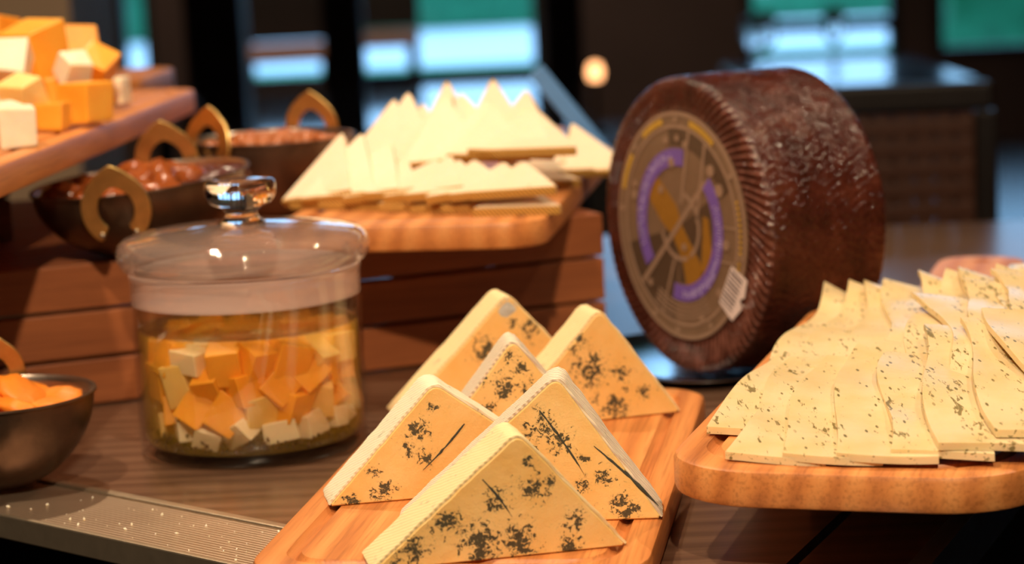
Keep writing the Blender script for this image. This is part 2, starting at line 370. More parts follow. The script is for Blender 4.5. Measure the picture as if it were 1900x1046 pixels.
# ------------------------------------------------------------------ buffet counter
sd = Vector((.758, -.652, 0)); sn = Vector((-.652, -.758, 0)); rd = Vector((.405, .914, 0)); rn = Vector((.914, -.405, 0))
cor = Vector((.128, .958, 0))
def P2(p, z=0): return (p.x, p.y, z)
back_r = cor+rd*1.42; left_f = cor-sd*1.9
inner_cor = cor-sn*.0766-0*rd
# inner line of the strip and the groove line
def isect(p, d, q, e):
    k = d.x*e.y-d.y*e.x; t = ((q.x-p.x)*e.y-(q.y-p.y)*e.x)/k; return p+d*t
gr = Vector((.187, 1.266, 0)); edge = cor - rn*.012
in_a = isect(cor-sn*.0766, sd, gr, rd); in_b = left_f-sn*.0766
g_far = isect(gr, rd, Vector((0, 2.45, 0)), Vector((1, -.05, 0)))
counter = empty('buffet_counter', (0, 1.6, FZ)); tag(counter, 'dark stained wooden buffet counter under all the food', 'counter')
def slab(name, pts, z0, z1, mat, parent, ofs=Vector((0, -1.6, -FZ))):
    mb = MB(); n = len(pts)
    vs = [Vector((p.x, p.y, z0))+ofs for p in pts]+[Vector((p.x, p.y, z1))+ofs for p in pts]
    mb.add(vs, [tuple(range(n))[::-1], tuple(range(n, 2*n))]+[(i, (i+1) % n, (i+1) % n+n, i+n) for i in range(n)])
    return mb.build(name, mat, parent)
slab('worktop', [in_b, in_a-rn*.003, g_far-rn*.003, Vector((-1.3, 2.55, 0))], -.03, 0, M['counter'], counter)
e1 = isect(cor-sn*.0766, sd, edge, rd); e2 = isect(edge, rd, Vector((0, 2.45, 0)), Vector((1, -.05, 0)))
slab('worktop_plank', [in_a+rn*.003, e1, e2, g_far+rn*.003], -.03, -.0005, M['counter'], counter)
c1 = isect(cor-sn*.0766, sd, cor, rd); c2 = isect(cor, rd, Vector((0, 2.45, 0)), Vector((1, -.05, 0)))
slab('metal_edge', [e1+rn*.0005, c1, c2, e2+rn*.0005], -.03, .001, M['edgesky'], counter)
so = MB(); mid = (left_f+cor)/2; ln = (cor-left_f).length/2
Ms = Matrix.Translation(mid+Vector((0, -1.6, -FZ))) @ Matrix.Rotation(math.atan2(sd.y, sd.x), 4, 'Z')
st = MB().box(-ln, ln, .004, .068, -.012, 0, bev=.0008).build('ribbed_strip', M['strip'], counter); st.matrix_local = Ms; st['label'] = 'ribbed metal inlay strip'
lp = MB().box(-ln, ln, .068, .0755, -.012, .0016, bev=.0012).box(-ln, ln, 0, .004, -.014, .0012, bev=.001).build('strip_lip', M['striplip'], counter); lp.matrix_local = Ms
ap = MB().box(-ln, ln, .03, .06, -.88, -.012).build('apron', M['black'], counter); ap.matrix_local = Ms
slab('apron_side', [e1-rn*.03, e1-rn*.01, e2-rn*.01, e2-rn*.03], -.89, -.03, M['black'], counter)

# ================================================================== BOARDS
def rrect(hw, hl, r, n=8, handle=None, cy=0):
    """outline counter-clockwise; handle = (half width, length) at +y"""
    pts = []
    def arc(cx, cyy, rad, a0, a1, k=n):
        for i in range(k+1):
            a = R(a0+(a1-a0)*i/k); pts.append((cx+rad*math.cos(a), cyy+rad*math.sin(a)))
    arc(-hw+r, -hl+r, r, 180, 270); arc(hw-r, -hl+r, r, 270, 360); arc(hw-r, hl-r, r, 0, 90)
    if handle:
        hh, hlen = handle; f = .02
        arc(hh+f, hl+f, f, 270, 180, 6)
        rr = .026; arc(hh-rr, hl+hlen-rr, rr, 0, 90); arc(-hh+rr, hl+hlen-rr, rr, 90, 180)
        arc(-hh-f, hl+f, f, 360, 270, 6)
    arc(-hw+r, hl-r, r, 90, 180)
    return pts
def inset(pts, d):
    n = len(pts); out = []
    for i in range(n):
        a = Vector(pts[i-1]); b = Vector(pts[i]); c = Vector(pts[(i+1) % n])
        t = ((b-a).normalized()+(c-b).normalized()); t.normalize(); nn = Vector((-t.y, t.x)); q = b+nn*d; out.append((q.x, q.y))
    return out
def board(name, loc, az, W, Ln, T, label, handle=None, tilt=0, r=.034, g=.016):
    root = empty(name, loc, (tilt, 0, -R(az))); tag(root, label, 'cutting board')
    hw, hl = W/2, Ln/2; o = rrect(hw, hl, r, 8, handle)
    bm = bmesh.new()
    def ring(pts, z): return [bm.verts.new((x, y, z)) for x, y in pts]
    b = .0035
    rings = [ring(inset(o, b), 0), ring(inset(o, b*.3), b*.3), ring(o, b), ring(o, T-b), ring(inset(o, b*.3), T-b*.3), ring(inset(o, b), T)]
    n = len(o)
    for A, B in zip(rings, rings[1:]):
        for i in range(n): bm.faces.new((A[i], A[(i+1) % n], B[(i+1) % n], B[i]))
    gr_ = [ring(rrect(hw-g-d, hl-g-d, max(r-g-d+.008, .006), 8), T-h) for d, h in ((0, 0), (.0015, .0025), (.004, .0038), (.0065, .0025), (.008, 0))]
    k = len(gr_[0])
    for A, B in zip(gr_, gr_[1:]):
        for i in range(k): bm.faces.new((A[i], A[(i+1) % k], B[(i+1) % k], B[i]))
    bm.faces.new(gr_[-1])
    loops = [rings[-1], gr_[0]]; blo = [rings[0]]
    if handle:
        hy = hl+handle[1]-.026; hp = [(.007*math.cos(2*PI*i/14), hy+.007*math.sin(2*PI*i/14)) for i in range(14)]
        ht, hb = ring(hp, T), ring(hp, 0)
        for i in range(14): bm.faces.new((ht[i], ht[(i+1) % 14], hb[(i+1) % 14], hb[i]))
        loops.append(ht); blo.append(hb)
    for ls in (loops, blo):
        es = []
        for lp_ in ls:
            for i in range(len(lp_)):
                e_ = bm.edges.get((lp_[i], lp_[(i+1) % len(lp_)])) or bm.edges.new((lp_[i], lp_[(i+1) % len(lp_)])); es.append(e_)
        bmesh.ops.triangle_fill(bm, use_beauty=True, use_dissolve=False, edges=es)
    bmesh.ops.recalc_face_normals(bm, faces=bm.faces)
    link('board_body', bm_mesh('board_body', bm), M['board'], root, True, 40)
    return root
BT = .020
board('wooden_board', (-.0077, 1.3272, 0), 9.2, .209, .448, BT, 'grooved wooden board in front holding six blue cheese wedges')
board('wooden_board', (.2376, 1.3540, .040), 17.5, .195, .509, BT, 'wooden paddle board at right under the herbed cheese slices', handle=(.0343, .217), r=.052)
board('wooden_board', (-.0375, 1.9034, .108), 8.3, .205, .545, BT, 'wooden paddle board on the slatted crate under pale cheese triangles', handle=(.0355, .21))
board('wooden_board', (-.413, 1.798, .178), 3.5, .208, .74, BT+.002, 'raised wooden board at upper left carrying cheese cubes')
board('wooden_board', (-.472, 2.36, .178), 3.5, .235, .22, BT+.006, 'wooden board end behind the board of cheese cubes')

# risers
rs = empty('riser_block', (.262, 1.40, 0), (0, 0, -R(17.5))); tag(rs, 'low dark riser block under the right cheese board', 'riser')
MB().box(-.06, .06, -.12, .12, 0, .040, bev=.002).build('riser_body', M['black'], rs)
def crate(loc, ang, Lx, Ly, nsl, sh, gap, mat, label, cat='crate', thick=.012):
    root = empty('slatted_crate', loc, (0, 0, R(ang))); tag(root, label, cat)
    H = nsl*(sh+gap); z = gap*.5
    for k in range(nsl):
        z1 = z+sh
        MB().box(0, Lx, 0, thick, z, z1, bev=.0012).build('slat', mat, root)
        MB().box(0, Lx, Ly-thick, Ly, z, z1, bev=.0012).build('slat', mat, root)
        MB().box(Lx-thick, Lx, thick+.001, Ly-thick-.001, z, z1, bev=.0012).build('side_slat', mat, root)
        MB().box(0, thick, thick+.001, Ly-thick-.001, z, z1, bev=.0012).build('side_slat', mat, root)
        z = z1+gap
    ztop = z-gap
    npl = max(2, int((Ly-2*thick)/.064)); wpl = (Ly-2*thick-.002)/npl
    for k in range(npl):
        y0 = thick+.001+k*wpl
        MB().box(thick+.001, Lx-thick-.001, y0+.001, y0+wpl-.001, ztop-.010, ztop, bev=.001).build('top_slat', mat, root)
    for px in (thick+.001, Lx-thick-.021):
        for py in (thick+.001, Ly-thick-.021):
            MB().box(px, px+.02, py, py+.02, 0, ztop-.011).build('corner_post', mat, root)
    return root, ztop
CA = 21.56
cd = Vector((math.cos(R(CA)), math.sin(R(CA)), 0)); cn = Vector((-cd.y, cd.x, 0)); cR = Vector((.075, 1.813, 0))
_, CZ = crate(cR-cd*.80, CA, .80, .46, 3, .0333, .0027, M['crate'], 'long reddish brown slatted wooden crate behind the glass jar')
rp = Vector((-.395, 1.80, CZ)); 
crate(rp-cd*.30, CA, .30, .40, 2, .0327, .0025, M['riser'], 'smaller brown slatted riser under the board of cheese cubes', 'riser')

# ================================================================== BLUE CHEESE WEDGES
WED = [
 ((-.0773, 1.1116), 11.9, .1331, (.0786, .0625), .034, 'cream', [(.0831,.0485,.0025,3),(.0853,.0356,.0066,14),(.0944,.0375,.0033,6),(.0668,.0303,.006,5),(.0574,.0087,.0115,26),(.0756,.0088,.0088,18),(.1057,.0165,.0044,9),(.1024,.004,.0055,10),(.0399,.0218,.0068,5),(.0198,.0097,.0068,4)], [(.059,.0423,.0734,.0212)], 'largest blue cheese wedge at the very front of the board'),
 ((-.0686, 1.1965), -3, .1438, (.0902, .0780), .034, 'ridged', [(.082,.0548,.0068,16),(.0745,.0508,.004,6),(.0903,.0445,.0057,6),(.1031,.035,.0023,4),(.124,.0066,.0068,14),(.1134,.025,.004,5),(.101,.0187,.0034,4),(.0756,.0418,.004,5)], [(.0802,.0618,.1026,.026),(.1086,.0413,.142,.007)], 'blue cheese wedge with two dark streaks, directly behind the front one'),
 ((-.1089, 1.2471), 9.9, .1507, (.0634, .0640), .034, 'mould', [(.0533,.0393,.0061,14),(.061,.0518,.0027,5),(.027,.0182,.003,8),(.0315,.0062,.0055,12),(.0475,.0298,.0043,5),(.0564,.0234,.0043,5),(.0123,.0023,.0043,5)], [(.0796,.0412,.0546,.0167)], 'blue cheese wedge at the left edge of the board beside the jar'),
 ((-.0600, 1.3276), 4.2, .1170, (.0590, .0735), .034, 'ridged', [(.0565,.0653,.0039,8),(.0626,.0574,.0051,8),(.0422,.035,.0045,12),(.0382,.0524,.0045,4),(.0685,.0439,.0039,6),(.0524,.0466,.0064,5)], [], 'small blue cheese wedge with striped rind in the middle of the pile'),
 ((-.0795, 1.471), 15.0, .1466, (.0788, .0745), .034, 'cream', [(.081,.0571,.0029,6),(.0783,.0457,.0029,6),(.0939,.0523,.0072,5),(.0617,.0406,.009,6)], [], 'rearmost blue cheese wedge with grey mould at its tip'),
 ((-.0112, 1.4214), 15.2, .1212, (.069, .0705), .034, 'cream', [(.061,.0327,.0111,18),(.0764,.0081,.0091,22),(.0969,.0157,.0035,4),(.0809,.0301,.0049,7),(.0545,.051,.0062,4)], [], 'pale blue cheese wedge at the right rear corner of the board'),
]
def wedge(i, P, ang, Lb, apex, t, rk, clusters, needles, label):
    rng = random.Random(100+i)
    root = empty('blue_cheese_wedge', (P[0], P[1], BT+.0003), (0, 0, R(ang))); tag(root, label, 'cheese', 'blue cheese wedges on the front board')
    a, h = apex; A = Vector((0, 0)); B = Vector((Lb, 0)); C = Vector((a, h))
    # top is pushed up a little so the rounded tip reaches the height
    def bez(p, q, r_, n=6): return [((1-s)**2*p+2*s*(1-s)*q+s*s*r_) for s in [k/n for k in range(n+1)]]
    C2 = C+Vector((0, .0018))
    c1 = C2+(A-C2).normalized()*.0068; c2 = C2+(B-C2).normalized()*.0068
    cut = .002
    prof = [Vector((cut, 0)), Vector((Lb-cut, 0))]
    prof += bez(B, B, B, 1)[:0]+[B+(C2-B).normalized()*cut]
    nseg = 14
    up = [B+(c2-B)*s for s in [k/nseg for k in range(1, nseg)]]
    dn = [c1+(A-c1)*s for s in [k/nseg for k in range(1, nseg)]]
    wob = lambda v: v+Vector((rng.uniform(-1, 1), rng.uniform(-1, 1)))*.00025
    prof += [wob(v) for v in up]+bez(c2, C2, c1)+[wob(v) for v in dn]+[A+(C2-A).normalized()*cut]
    poly = [(v.x, v.y) for v in prof]
    ins = inset(poly, .0009)
    n = len(poly); mb = MB()
    vs = [(x, 0, z) for x, z in ins]+[(x, .0009, z) for x, z in poly]+[(x, t-.0009, z) for x, z in poly]+[(x, t, z) for x, z in ins]
    fs = [tuple(range(n)), tuple(range(4*n-1, 3*n-1, -1))]
    for q in range(3): fs += [(q*n+j, (q+1)*n+j, (q+1)*n+(j+1) % n, q*n+(j+1) % n) for j in range(n)]
    mb.add(vs, fs); mb.build('cheese_body', blue_paste(i, clusters), root)
    # rind over both sloping sides
    path = [Vector(p) for p in poly[3:]]; path.append(A+Vector((.0012, .0006)))
    path = [B+Vector((-.0006, .0008))]+path
    out = []
    for k, p in enumerate(path):
        tt = (path[min(k+1, len(path)-1)]-path[max(k-1, 0)]).normalized(); nn = Vector((tt.y, -tt.x))
        out.append(p+nn*(.0013+rng.uniform(-.0002, .0002)))
    mb = MB(); k = len(path); ys = [.0006]+[t*q/7 for q in range(1, 7)]+[t-.0006]
    vs = []
    for y in ys:
        for p in path: vs.append((p.x, y, p.y))
        for p in out:
            j = rng.uniform(-.00022, .00022); vs.append((p.x+j, y, p.y+j))
    fs = []; s2 = 2*k
    for q in range(len(ys)-1):
        for j in range(k-1):
            fs.append((q*s2+k+j, q*s2+k+j+1, (q+1)*s2+k+j+1, (q+1)*s2+k+j)); fs.append((q*s2+j, (q+1)*s2+j, (q+1)*s2+j+1, q*s2+j+1))
        for j in (0, k-1): fs.append((q*s2+j, q*s2+k+j, (q+1)*s2+k+j, (q+1)*s2+j))
    for q in (0, len(ys)-1):
        for j in range(k-1): fs.append((q*s2+j, q*s2+j+1, q*s2+k+j+1, q*s2+k+j))
    mb.add(vs, fs); rd_ = mb.build('rind', RIND[rk], root, True, 60)
    rd_['label'] = {'ridged': 'white striped rind', 'cream': 'creamy ridged rind', 'mould': 'bumpy mouldy white rind'}[rk]
    for (x0, z0, x1, z1) in needles:
        k = 12; vs = []
        d = Vector((x1-x0, z1-z0)); nn = Vector((-d.y, d.x)).normalized()
        for q in range(k+1):
            s = q/k; wd = .0012*math.sin(PI*min(1, .15+s*.8))*rng.uniform(.45, 1.3); c = Vector((x0, z0))+d*s+nn*math.sin(s*3)*.0008
            vs += [((c+nn*wd).x, .0003, (c+nn*wd).y), (c.x, -.0004, c.y), ((c-nn*wd).x, .0003, (c-nn*wd).y)]
        fs = []
        for q in range(k):
            b = q*3; fs += [(b, b+3, b+4, b+1), (b+1, b+4, b+5, b+2)]
        MB().add(vs, fs).build('dark_vein', M['mold'], root, True)
    return root
wroots = [wedge(i, *w_) for i, w_ in enumerate(WED)]
# grey mould patch on the tip of the rear wedge
mb = MB(); rng = random.Random(5); vs = [(.0788, -.0005, .0665)]
tipp = [(.0785, .0742), (.0850, .0695), (.0868, .0650), (.0820, .0620), (.0770, .0590), (.0715, .0610), (.0690, .0655), (.0735, .0712)]
vs += [(x, .0002, z) for x, z in tipp]; mb.add(vs, [(0, k+1, (k+1) % 8+1) for k in range(8)])
mb.build('grey_mould', M['greymold'], wroots[4])

# ================================================================== GLASS JAR
JX, JY = -.1775, 1.50
jar = empty('glass_jar', (JX, JY, 0)); tag(jar, 'round lidded glass jar of cheese cubes in yellow oil', 'jar')
RO, RI = .0765, .0738
MB().lathe([(0, .0), (.068, .0), (.0735, .0012), (.0762, .005), (RO, .010), (RO, .103)], 96).build('wall_outside', M['glass'], jar, True, 50)
MB().lathe([(RO, .103), (RO+.0002, .1185), (.0775, .1205), (.0772, .1228), (.0755, .1232), (.0742, .1222), (RI, .118), (RI, .104)], 96).build('neck_painted_reflection', M['necksheen'], jar, True, 60)
MB().lathe([(0, .0075), (.064, .0075), (.0705, .0090), (.0732, .013), (RI, .018), (RI, .104)], 96).build('wall_inside', M['glass'], jar, True, 50)
lid = MB().lathe([(.0752, .1250), (.0775, .1240), (.0815, .1262), (.0838, .1310), (.0842, .1365), (.0825, .1415), (.0785, .1448), (.070, .1468), (.050, .1495), (.030, .1512), (.016, .1522)], 96).build('lid', M['lidglass'], jar, True, 60)
MB().lathe([(.016, .1492), (.030, .1482), (.050, .1465), (.069, .1436), (.0775, .1410), (.0800, .1365), (.0795, .1320), (.0765, .1285), (.0745, .1282), (.0742, .1195), (.0725, .1195), (.0725, .1300), (.070, .1340)], 96).build('lid_lining', M['glass'], lid, True, 60)
MB().lathe([(0, .1490), (.016, .1492), (.016, .1522), (.0125, .1545), (.0105, .1575), (.0108, .1600), (.0140, .1628), (.0200, .1650), (.0232, .1690), (.0240, .1745), (.0236, .1790), (.0220, .1806), (.012, .1812), (0, .1813)], 64).build('knob', M['solidglass'], lid, True, 60)
OILZ = .0848
oil = MB().lathe([(0, OILZ-.0002), (.068, OILZ-.0002), (RI-.0003, OILZ-.0002), (RI-.0003, .018), (.0729, .0132), (.0703, .0093), (.064, .0078), (0, .0078)], 96).build('oil', M['oil'], None, True, 50); oil.location = (JX, JY, 0)
tag(oil, 'clear yellow oil filling the glass jar', 'oil')
MB().lathe([(0, OILZ), (.068, OILZ), (.0722, OILZ+.0003), (RI-.0003, OILZ+.0012)], 96).build('oil_surface', M['oiltop'], oil, True)
# cheese pieces in the jar
def cube_mesh(name, sx, sy, sz, seed, bev=.0012):
    rng = random.Random(seed); bm = bmesh.new(); bmesh.ops.create_cube(bm, size=1)
    for v in bm.verts: v.co = Vector((v.co.x*sx, v.co.y*sy, v.co.z*sz))+Vector([rng.uniform(-.07, .07)*s for s in (sx, sy, sz)])
    bmesh.ops.bevel(bm, geom=bm.edges[:], offset=bev, segments=2, profile=.6, affect='EDGES'); return bm_mesh(name, bm)
rng = random.Random(21)
ORANGE = [cube_mesh('orange_cheese_cube', .0265, .0265, .0265, s) for s in range(5)]
PALE = [cube_mesh('pale_cheese_cube', .020, .025, .031, 10+s) for s in range(5)]
for me in ORANGE: me.materials.append(M['cheddar'])
for k, me in enumerate(PALE): me.materials.append(M['white'] if k % 2 else M['pale'])
pts = []; jarlist = []
def fits(me, q, rot, sc_):
    m3 = rot.to_matrix()
    for v in me.vertices:
        p_ = q+m3 @ (v.co*sc_); rl = .0728 if p_.z > .018 else .060+.0105*min(1, max(0, (p_.z-.0085)/.009))
        if p_.z < .0090 or p_.z > .0848 or math.hypot(p_.x, p_.y) > rl: return False
    return True
for lay, zc in enumerate((.0200, .0365, .0535, .0705)):
    for ri, (rad_, cnt_) in enumerate(((.0565, 16), (.0345, 10), (.0100, 3))):
        for c_ in range(cnt_):
            for tr in range(120):
                a = 2*PI*(c_+.5*lay+rng.uniform(-.12, .12))/cnt_; r = rad_-.00006*tr+rng.uniform(-.002, .001)
                q = Vector((r*math.cos(a), r*math.sin(a), zc+rng.uniform(-.004, .004)+.00002*tr))
                orange = rng.random() < (.08, .45, .85, .88)[lay]
                me = rng.choice(ORANGE) if orange else rng.choice(PALE); rot = Euler([rng.uniform(0, PI) for _ in range(3)]); sc_ = rng.uniform(.72, .92)
                if fits(me, q, rot, sc_): break
            else: continue
            pts.append(q); o = link('cheese_cube', me); o.location = q+Vector((JX, JY, 0)); o.rotation_euler = rot; o.scale = (sc_,)*3
            jarlist.append((q, o, orange)); tag(o, None, 'cheese', 'orange cubes in the oil jar' if orange else 'pale pieces in the oil jar')
for orange in (True, False):
    for lay, (z0, z1) in (('lowest layer', (0, .036)), ('middle layer', (.036, .060)), ('top layer', (.060, 1))):
        for side in ('front', 'rear'):
            part = sorted([t for t in jarlist if t[2] == orange and z0 <= t[0].z < z1 and (t[0].y < 0) == (side == 'front')], key=lambda t: t[0].x)
            for i_, t in enumerate(part): t[1]['label'] = '%s in the oil jar, %s, %s side, %s from the left' % ('orange cheese cube' if orange else 'pale cheese piece', lay, side, ORD[i_])
mb = MB()
for k in range(520):
    a = rng.uniform(0, 2*PI); r = .069*math.sqrt(rng.uniform(.55, 1)); z = .010+abs(rng.gauss(0, .0045)); s = rng.uniform(.0006, .0018)
    r = min(r, .0655 if z < .013 else .0705)
    Mx = Matrix.Translation((r*math.cos(a), r*math.sin(a), z)) @ Euler([rng.uniform(0, 3) for _ in range(3)]).to_matrix().to_4x4()
    mb.add([(2*s, 0, 0), (-2*s, 0, 0), (0, s, 0), (0, -s, 0), (0, 0, s), (0, 0, -s)], [(0, 2, 4), (2, 1, 4), (1, 3, 4), (3, 0, 4), (2, 0, 5), (1, 2, 5), (3, 1, 5), (0, 3, 5)], Mx)
hs = mb.build('herb_seeds', M['herbseed']); hs.location = (JX, JY, 0); tag(hs, 'dark herb seeds settled at the bottom of the oil jar', 'herbs', None, 'stuff')

# ================================================================== WHEEL OF CHEESE
def wax():
    mt, nt, p = newmat('dark_brown_wax'); v = coords(nt)
    n = noise_(nt, v, 45, 5, .6); c = ramp(nt, n, [(.3, (.034, .008, .005)), (.55, (.066, .015, .009)), (.8, (.12, .034, .018))])
    sp = N(nt, 'SeparateXYZ'); L(nt, v, sp.inputs[0])
    th_ = math_(nt, 'ARCTAN2', sp.outputs[2], sp.outputs[0]); r2 = math_(nt, 'SQRT', math_(nt, 'ADD', math_(nt, 'MULTIPLY', sp.outputs[0], sp.outputs[0]), math_(nt, 'MULTIPLY', sp.outputs[2], sp.outputs[2])))
    st_ = math_(nt, 'SINE', math_(nt, 'ADD', math_(nt, 'MULTIPLY', th_, 96.0), math_(nt, 'MULTIPLY', r2, 560.0)))
    msk = math_(nt, 'MULTIPLY', math_(nt, 'LESS_THAN', sp.outputs[1], .004), math_(nt, 'MULTIPLY', ramp(nt, st_, [(.35, (0, 0, 0)), (.95, (1, 1, 1))]), ramp(nt, n, [(.35, (.1, .1, .1)), (.6, (1, 1, 1))])))
    c = mix(nt, math_(nt, 'MULTIPLY', msk, .75), c, (.27, .115, .085))
    L(nt, c, p.inputs['Base Color']); setp(p, Roughness=.13)
    bump(nt, p, math_(nt, 'ADD', noise_(nt, v, 380, 1.5, .5), math_(nt, 'MULTIPLY', noise_(nt, v, 90, 3), .45)), 1.0, .0021); return mt
M['wax'] = wax()
WR, WL = .1100, .106
wheel = empty('waxed_cheese_round', (.1270, 1.662, .0035), (0, 0, -R(61))); tag(wheel, 'large dark brown waxed wheel of cheese standing on its edge', 'cheese wheel')
wc = Vector((0, 0, WR+.0008))
prof = []
for r_ in [0, .03, .06, .080, .086]+[.086+.0011*k for k in range(1, 15)]: prof.append((r_, 0, 'f'))
for a_ in range(1, 9): t_ = a_/9*PI/2; prof.append((.1025+.0075*math.sin(t_), .0075-.0075*math.cos(t_), 'e'))
for k in range(46): prof.append((WR, .0085+k*(WL-.017)/45, 's'))
for a_ in range(1, 9): t_ = a_/9*PI/2; prof.append((.1025+.0075*math.cos(t_), WL-.0075+.0075*math.sin(t_), 'e'))
for r_ in (.095, .07, .03, 0): prof.append((r_, WL, 'b'))
vs = []; fs = []; n = 600; K = len(prof)
for i in range(n):
    th = 2*PI*i/n
    for r_, y_, kd in prof:
        rr, yy = r_, y_
        hat = math.sin(96*th+(r_-.086)*560)
        if kd == 'f' and r_ > .0862: yy += -.0010*hat*min(1, (r_-.086)/.004)
        if kd == 'e': rr += .0002*hat; yy += -.0002*hat if y_ < .05 else 0
        if kd == 's':
            zz = abs(((y_/.026) % 1)*2-1); rr += .00030*math.sin(110*th+zz*7)
        rr += .0012*noise.noise(Vector((math.cos(th)*2.2, math.sin(th)*2.2, y_*18))) * (1 if r_ > .09 else 0)
        vs.append((rr*math.cos(th), yy, rr*math.sin(th)))
for i in range(n):
    j = (i+1) % n
    for q in range(K-1): fs.append((i*K+q, i*K+q+1, j*K+q+1, j*K+q))
me = mesh('wax_rind', vs, fs); wb = link('wax_rind', me, M['wax'], wheel, True); wb.location = wc
# paper label on the face
LR = .0845
def flat(col, name, rough=.42): return plain(name, col, rough, 0, 0, var=.15, vscale=120)
lm = {k: flat(c, 'label_'+k) for k, c in dict(brown=(.19, .115, .07), tan=(.30, .19, .13), purple=(.17, .095, .40), lilac=(.55, .46, .70), ochre=(.30, .135, .018), yellow=(.62, .36, .04), white=(.75, .62, .60), dark=(.085, .05, .03), ink=(.06, .04, .05)).items()}
label = empty('label', wc, (0, 0, 0)); label.parent = wheel; label['label'] = 'round printed label with purple arcs'
def arcband(r0_, r1_, a0, a1, y, th=.00012, k=None, cx=0, cz=0):
    k = k or max(6, int(abs(a1-a0)/3)); vs = []; fs = []
    for i in range(k+1):
        a = R(a0+(a1-a0)*i/k); c, s = math.cos(a), math.sin(a)
        for rr, yy in ((r0_, y), (r1_, y), (r1_, y+th), (r0_, y+th)): vs.append((cx+rr*c, yy, cz+rr*s))
    for i in range(k):
        b = i*4
        for q in range(4): fs.append((b+q, b+(q+1) % 4, b+4+(q+1) % 4, b+4+q))
    if abs(a1-a0) < 359.9: fs += [(0, 1, 2, 3), (k*4+3, k*4+2, k*4+1, k*4)]
    return vs, fs
def lpart(name, key, *bands, lab=None):
    mb = MB()
    for vs, fs in bands: mb.add(vs, fs)
    o = mb.build(name, lm[key], label)
    if lab: o['label'] = lab
    if name in ('printed_marks', 'arc_lettering', 'yellow_lettering', 'barcode_lines', 'ring_lines'): o['kind'] = 'stuff'
    return o
def poly_(pts, y, th=.00012):
    n_ = len(pts); vs = [(x*LR, y, z*LR) for x, z in pts]+[(x*LR, y+th, z*LR) for x, z in pts]
    return vs, [tuple(range(n_)), tuple(range(2*n_-1, n_-1, -1))]+[(i, (i+1) % n_, (i+1) % n_+n_, i+n_) for i in range(n_)]
def bar(x0, z0, x1, z1, wd, y):
    d = Vector((x1-x0, z1-z0)).normalized(); q = Vector((-d.y, d.x))*wd/2
    return poly_([(x0+q.x, z0+q.y), (x1+q.x, z1+q.y), (x1-q.x, z1-q.y), (x0-q.x, z0-q.y)], y)
Y0 = -.0014
lpart('paper_disc', 'brown', arcband(0.0001, LR, 0, 360, Y0, .0012, 96))
y1 = Y0-.00015
lpart('dark_sector', 'dark', arcband(.04*LR, .50*LR, -95, 30, y1), arcband(.04*LR, .86*LR, 195, 262, y1), arcband(.70*LR, .86*LR, 25, 100, y1))
y2 = y1-.00015
lpart('ochre_emblem', 'ochre', poly_([(-.55, .28), (-.35, .42), (-.05, .18), (.05, -.02), (.30, -.30), (.36, -.48), (.10, -.62), (.02, -.30), (-.12, -.10), (-.30, .02)], y2), poly_([(.36, .12), (.44, .10), (.48, -.20), (.40, -.45), (.30, -.42), (.34, -.10)], y2))
y3 = y2-.00015
lpart('ring_lines', 'tan', arcband(.965*LR, .998*LR, 0, 360, y3, k=96), arcband(.855*LR, .885*LR, 0, 360, y3, k=96), arcband(.27*LR, .31*LR, -60, 75, y3), arcband(.27*LR, .31*LR, 195, 290, y3),
      bar(-.62, -.55, .42, .42, .05, y3-.0001), bar(.03, .20, .18, .84, .035, y3), bar(.26, .05, .42, .74, .035, y3), bar(-.32, -.80, -.10, -.30, .03, y3),
      bar(.56, .05, .86, .05, .02, y3), bar(.56, -.25, .86, -.25, .02, y3), bar(.56, .05, .56, -.25, .02, y3),
      *[arcband(q*LR, (q+.018)*LR, 238, 302, y3) for q in (.68, .72, .76, .80)])
y4 = y3-.0002
lpart('purple_arc', 'purple', arcband(.53*LR, .68*LR, 82, 216, y4), lab='purple printed arc')
lpart('purple_arc', 'purple', arcband(.52*LR, .66*LR, -102, 44, y4), lab='purple printed arc')
rng = random.Random(8); y5 = y4-.00015; tk = []
for (a0, a1, rr) in ((100, 200, .605), (-88, 22, .59)):
    a = a0
    while a < a1:
        for q in range(rng.choice((1, 2, 2))):
            off = rng.uniform(-.028, .01); tk.append(arcband((rr+off)*LR, (rr+off+rng.uniform(.02, .06))*LR, a, a+.9, y5, k=1)); 
        a += rng.uniform(2.0, 3.4)
lpart('arc_lettering', 'lilac', *tk)
lpart('yellow_lettering', 'yellow', *[arcband(.90*LR, .955*LR, a, a+1.6, y5, k=1) for a0, a1 in ((104, 128), (54, 80), (142, 166)) for a in [a0+2.2*k for k in range(int((a1-a0)/2.2))]], *[arcband(.905*LR, .935*LR, a, a+1.4, y5, k=1) for a in range(-22, 20, 3)])
dots = []
for a in (91, 136, 32, 175, -12, -62, -118, -95): 
    c, s = math.cos(R(a)), math.sin(R(a)); dots.append(arcband(.0001, .0026, 0, 360, y5, k=12, cx=.93*LR*c, cz=.93*LR*s))
for x_, z_, r_ in ((-.18, .74, .003), (.0, .77, .0026), (.12, .72, .003), (.50, .52, .0045), (.62, .36, .005), (-.72, .22, .004), (-.70, .32, .003), (-.28, .30, .0032), (-.10, .55, .004), (.58, -.52, .0035), (.30, -.78, .003), (.06, -.18, .003), (.70, -.10, .004), (-.50, -.55, .003)):
    dots.append(arcband(.0001, r_, 0, 360, y5, k=12, cx=x_*LR, cz=z_*LR))
lpart('printed_marks', 'tan', *dots)
bc = [(.775, -.27), (1.0, -.37), (.955, -.52), (.885, -.545), (.91, -.62), (.76, -.74), (.58, -.60)][::-1]
lpart('barcode_sticker', 'white', poly_(bc, y5-.0002, .0003), lab='torn white barcode sticker')
bars_ = []
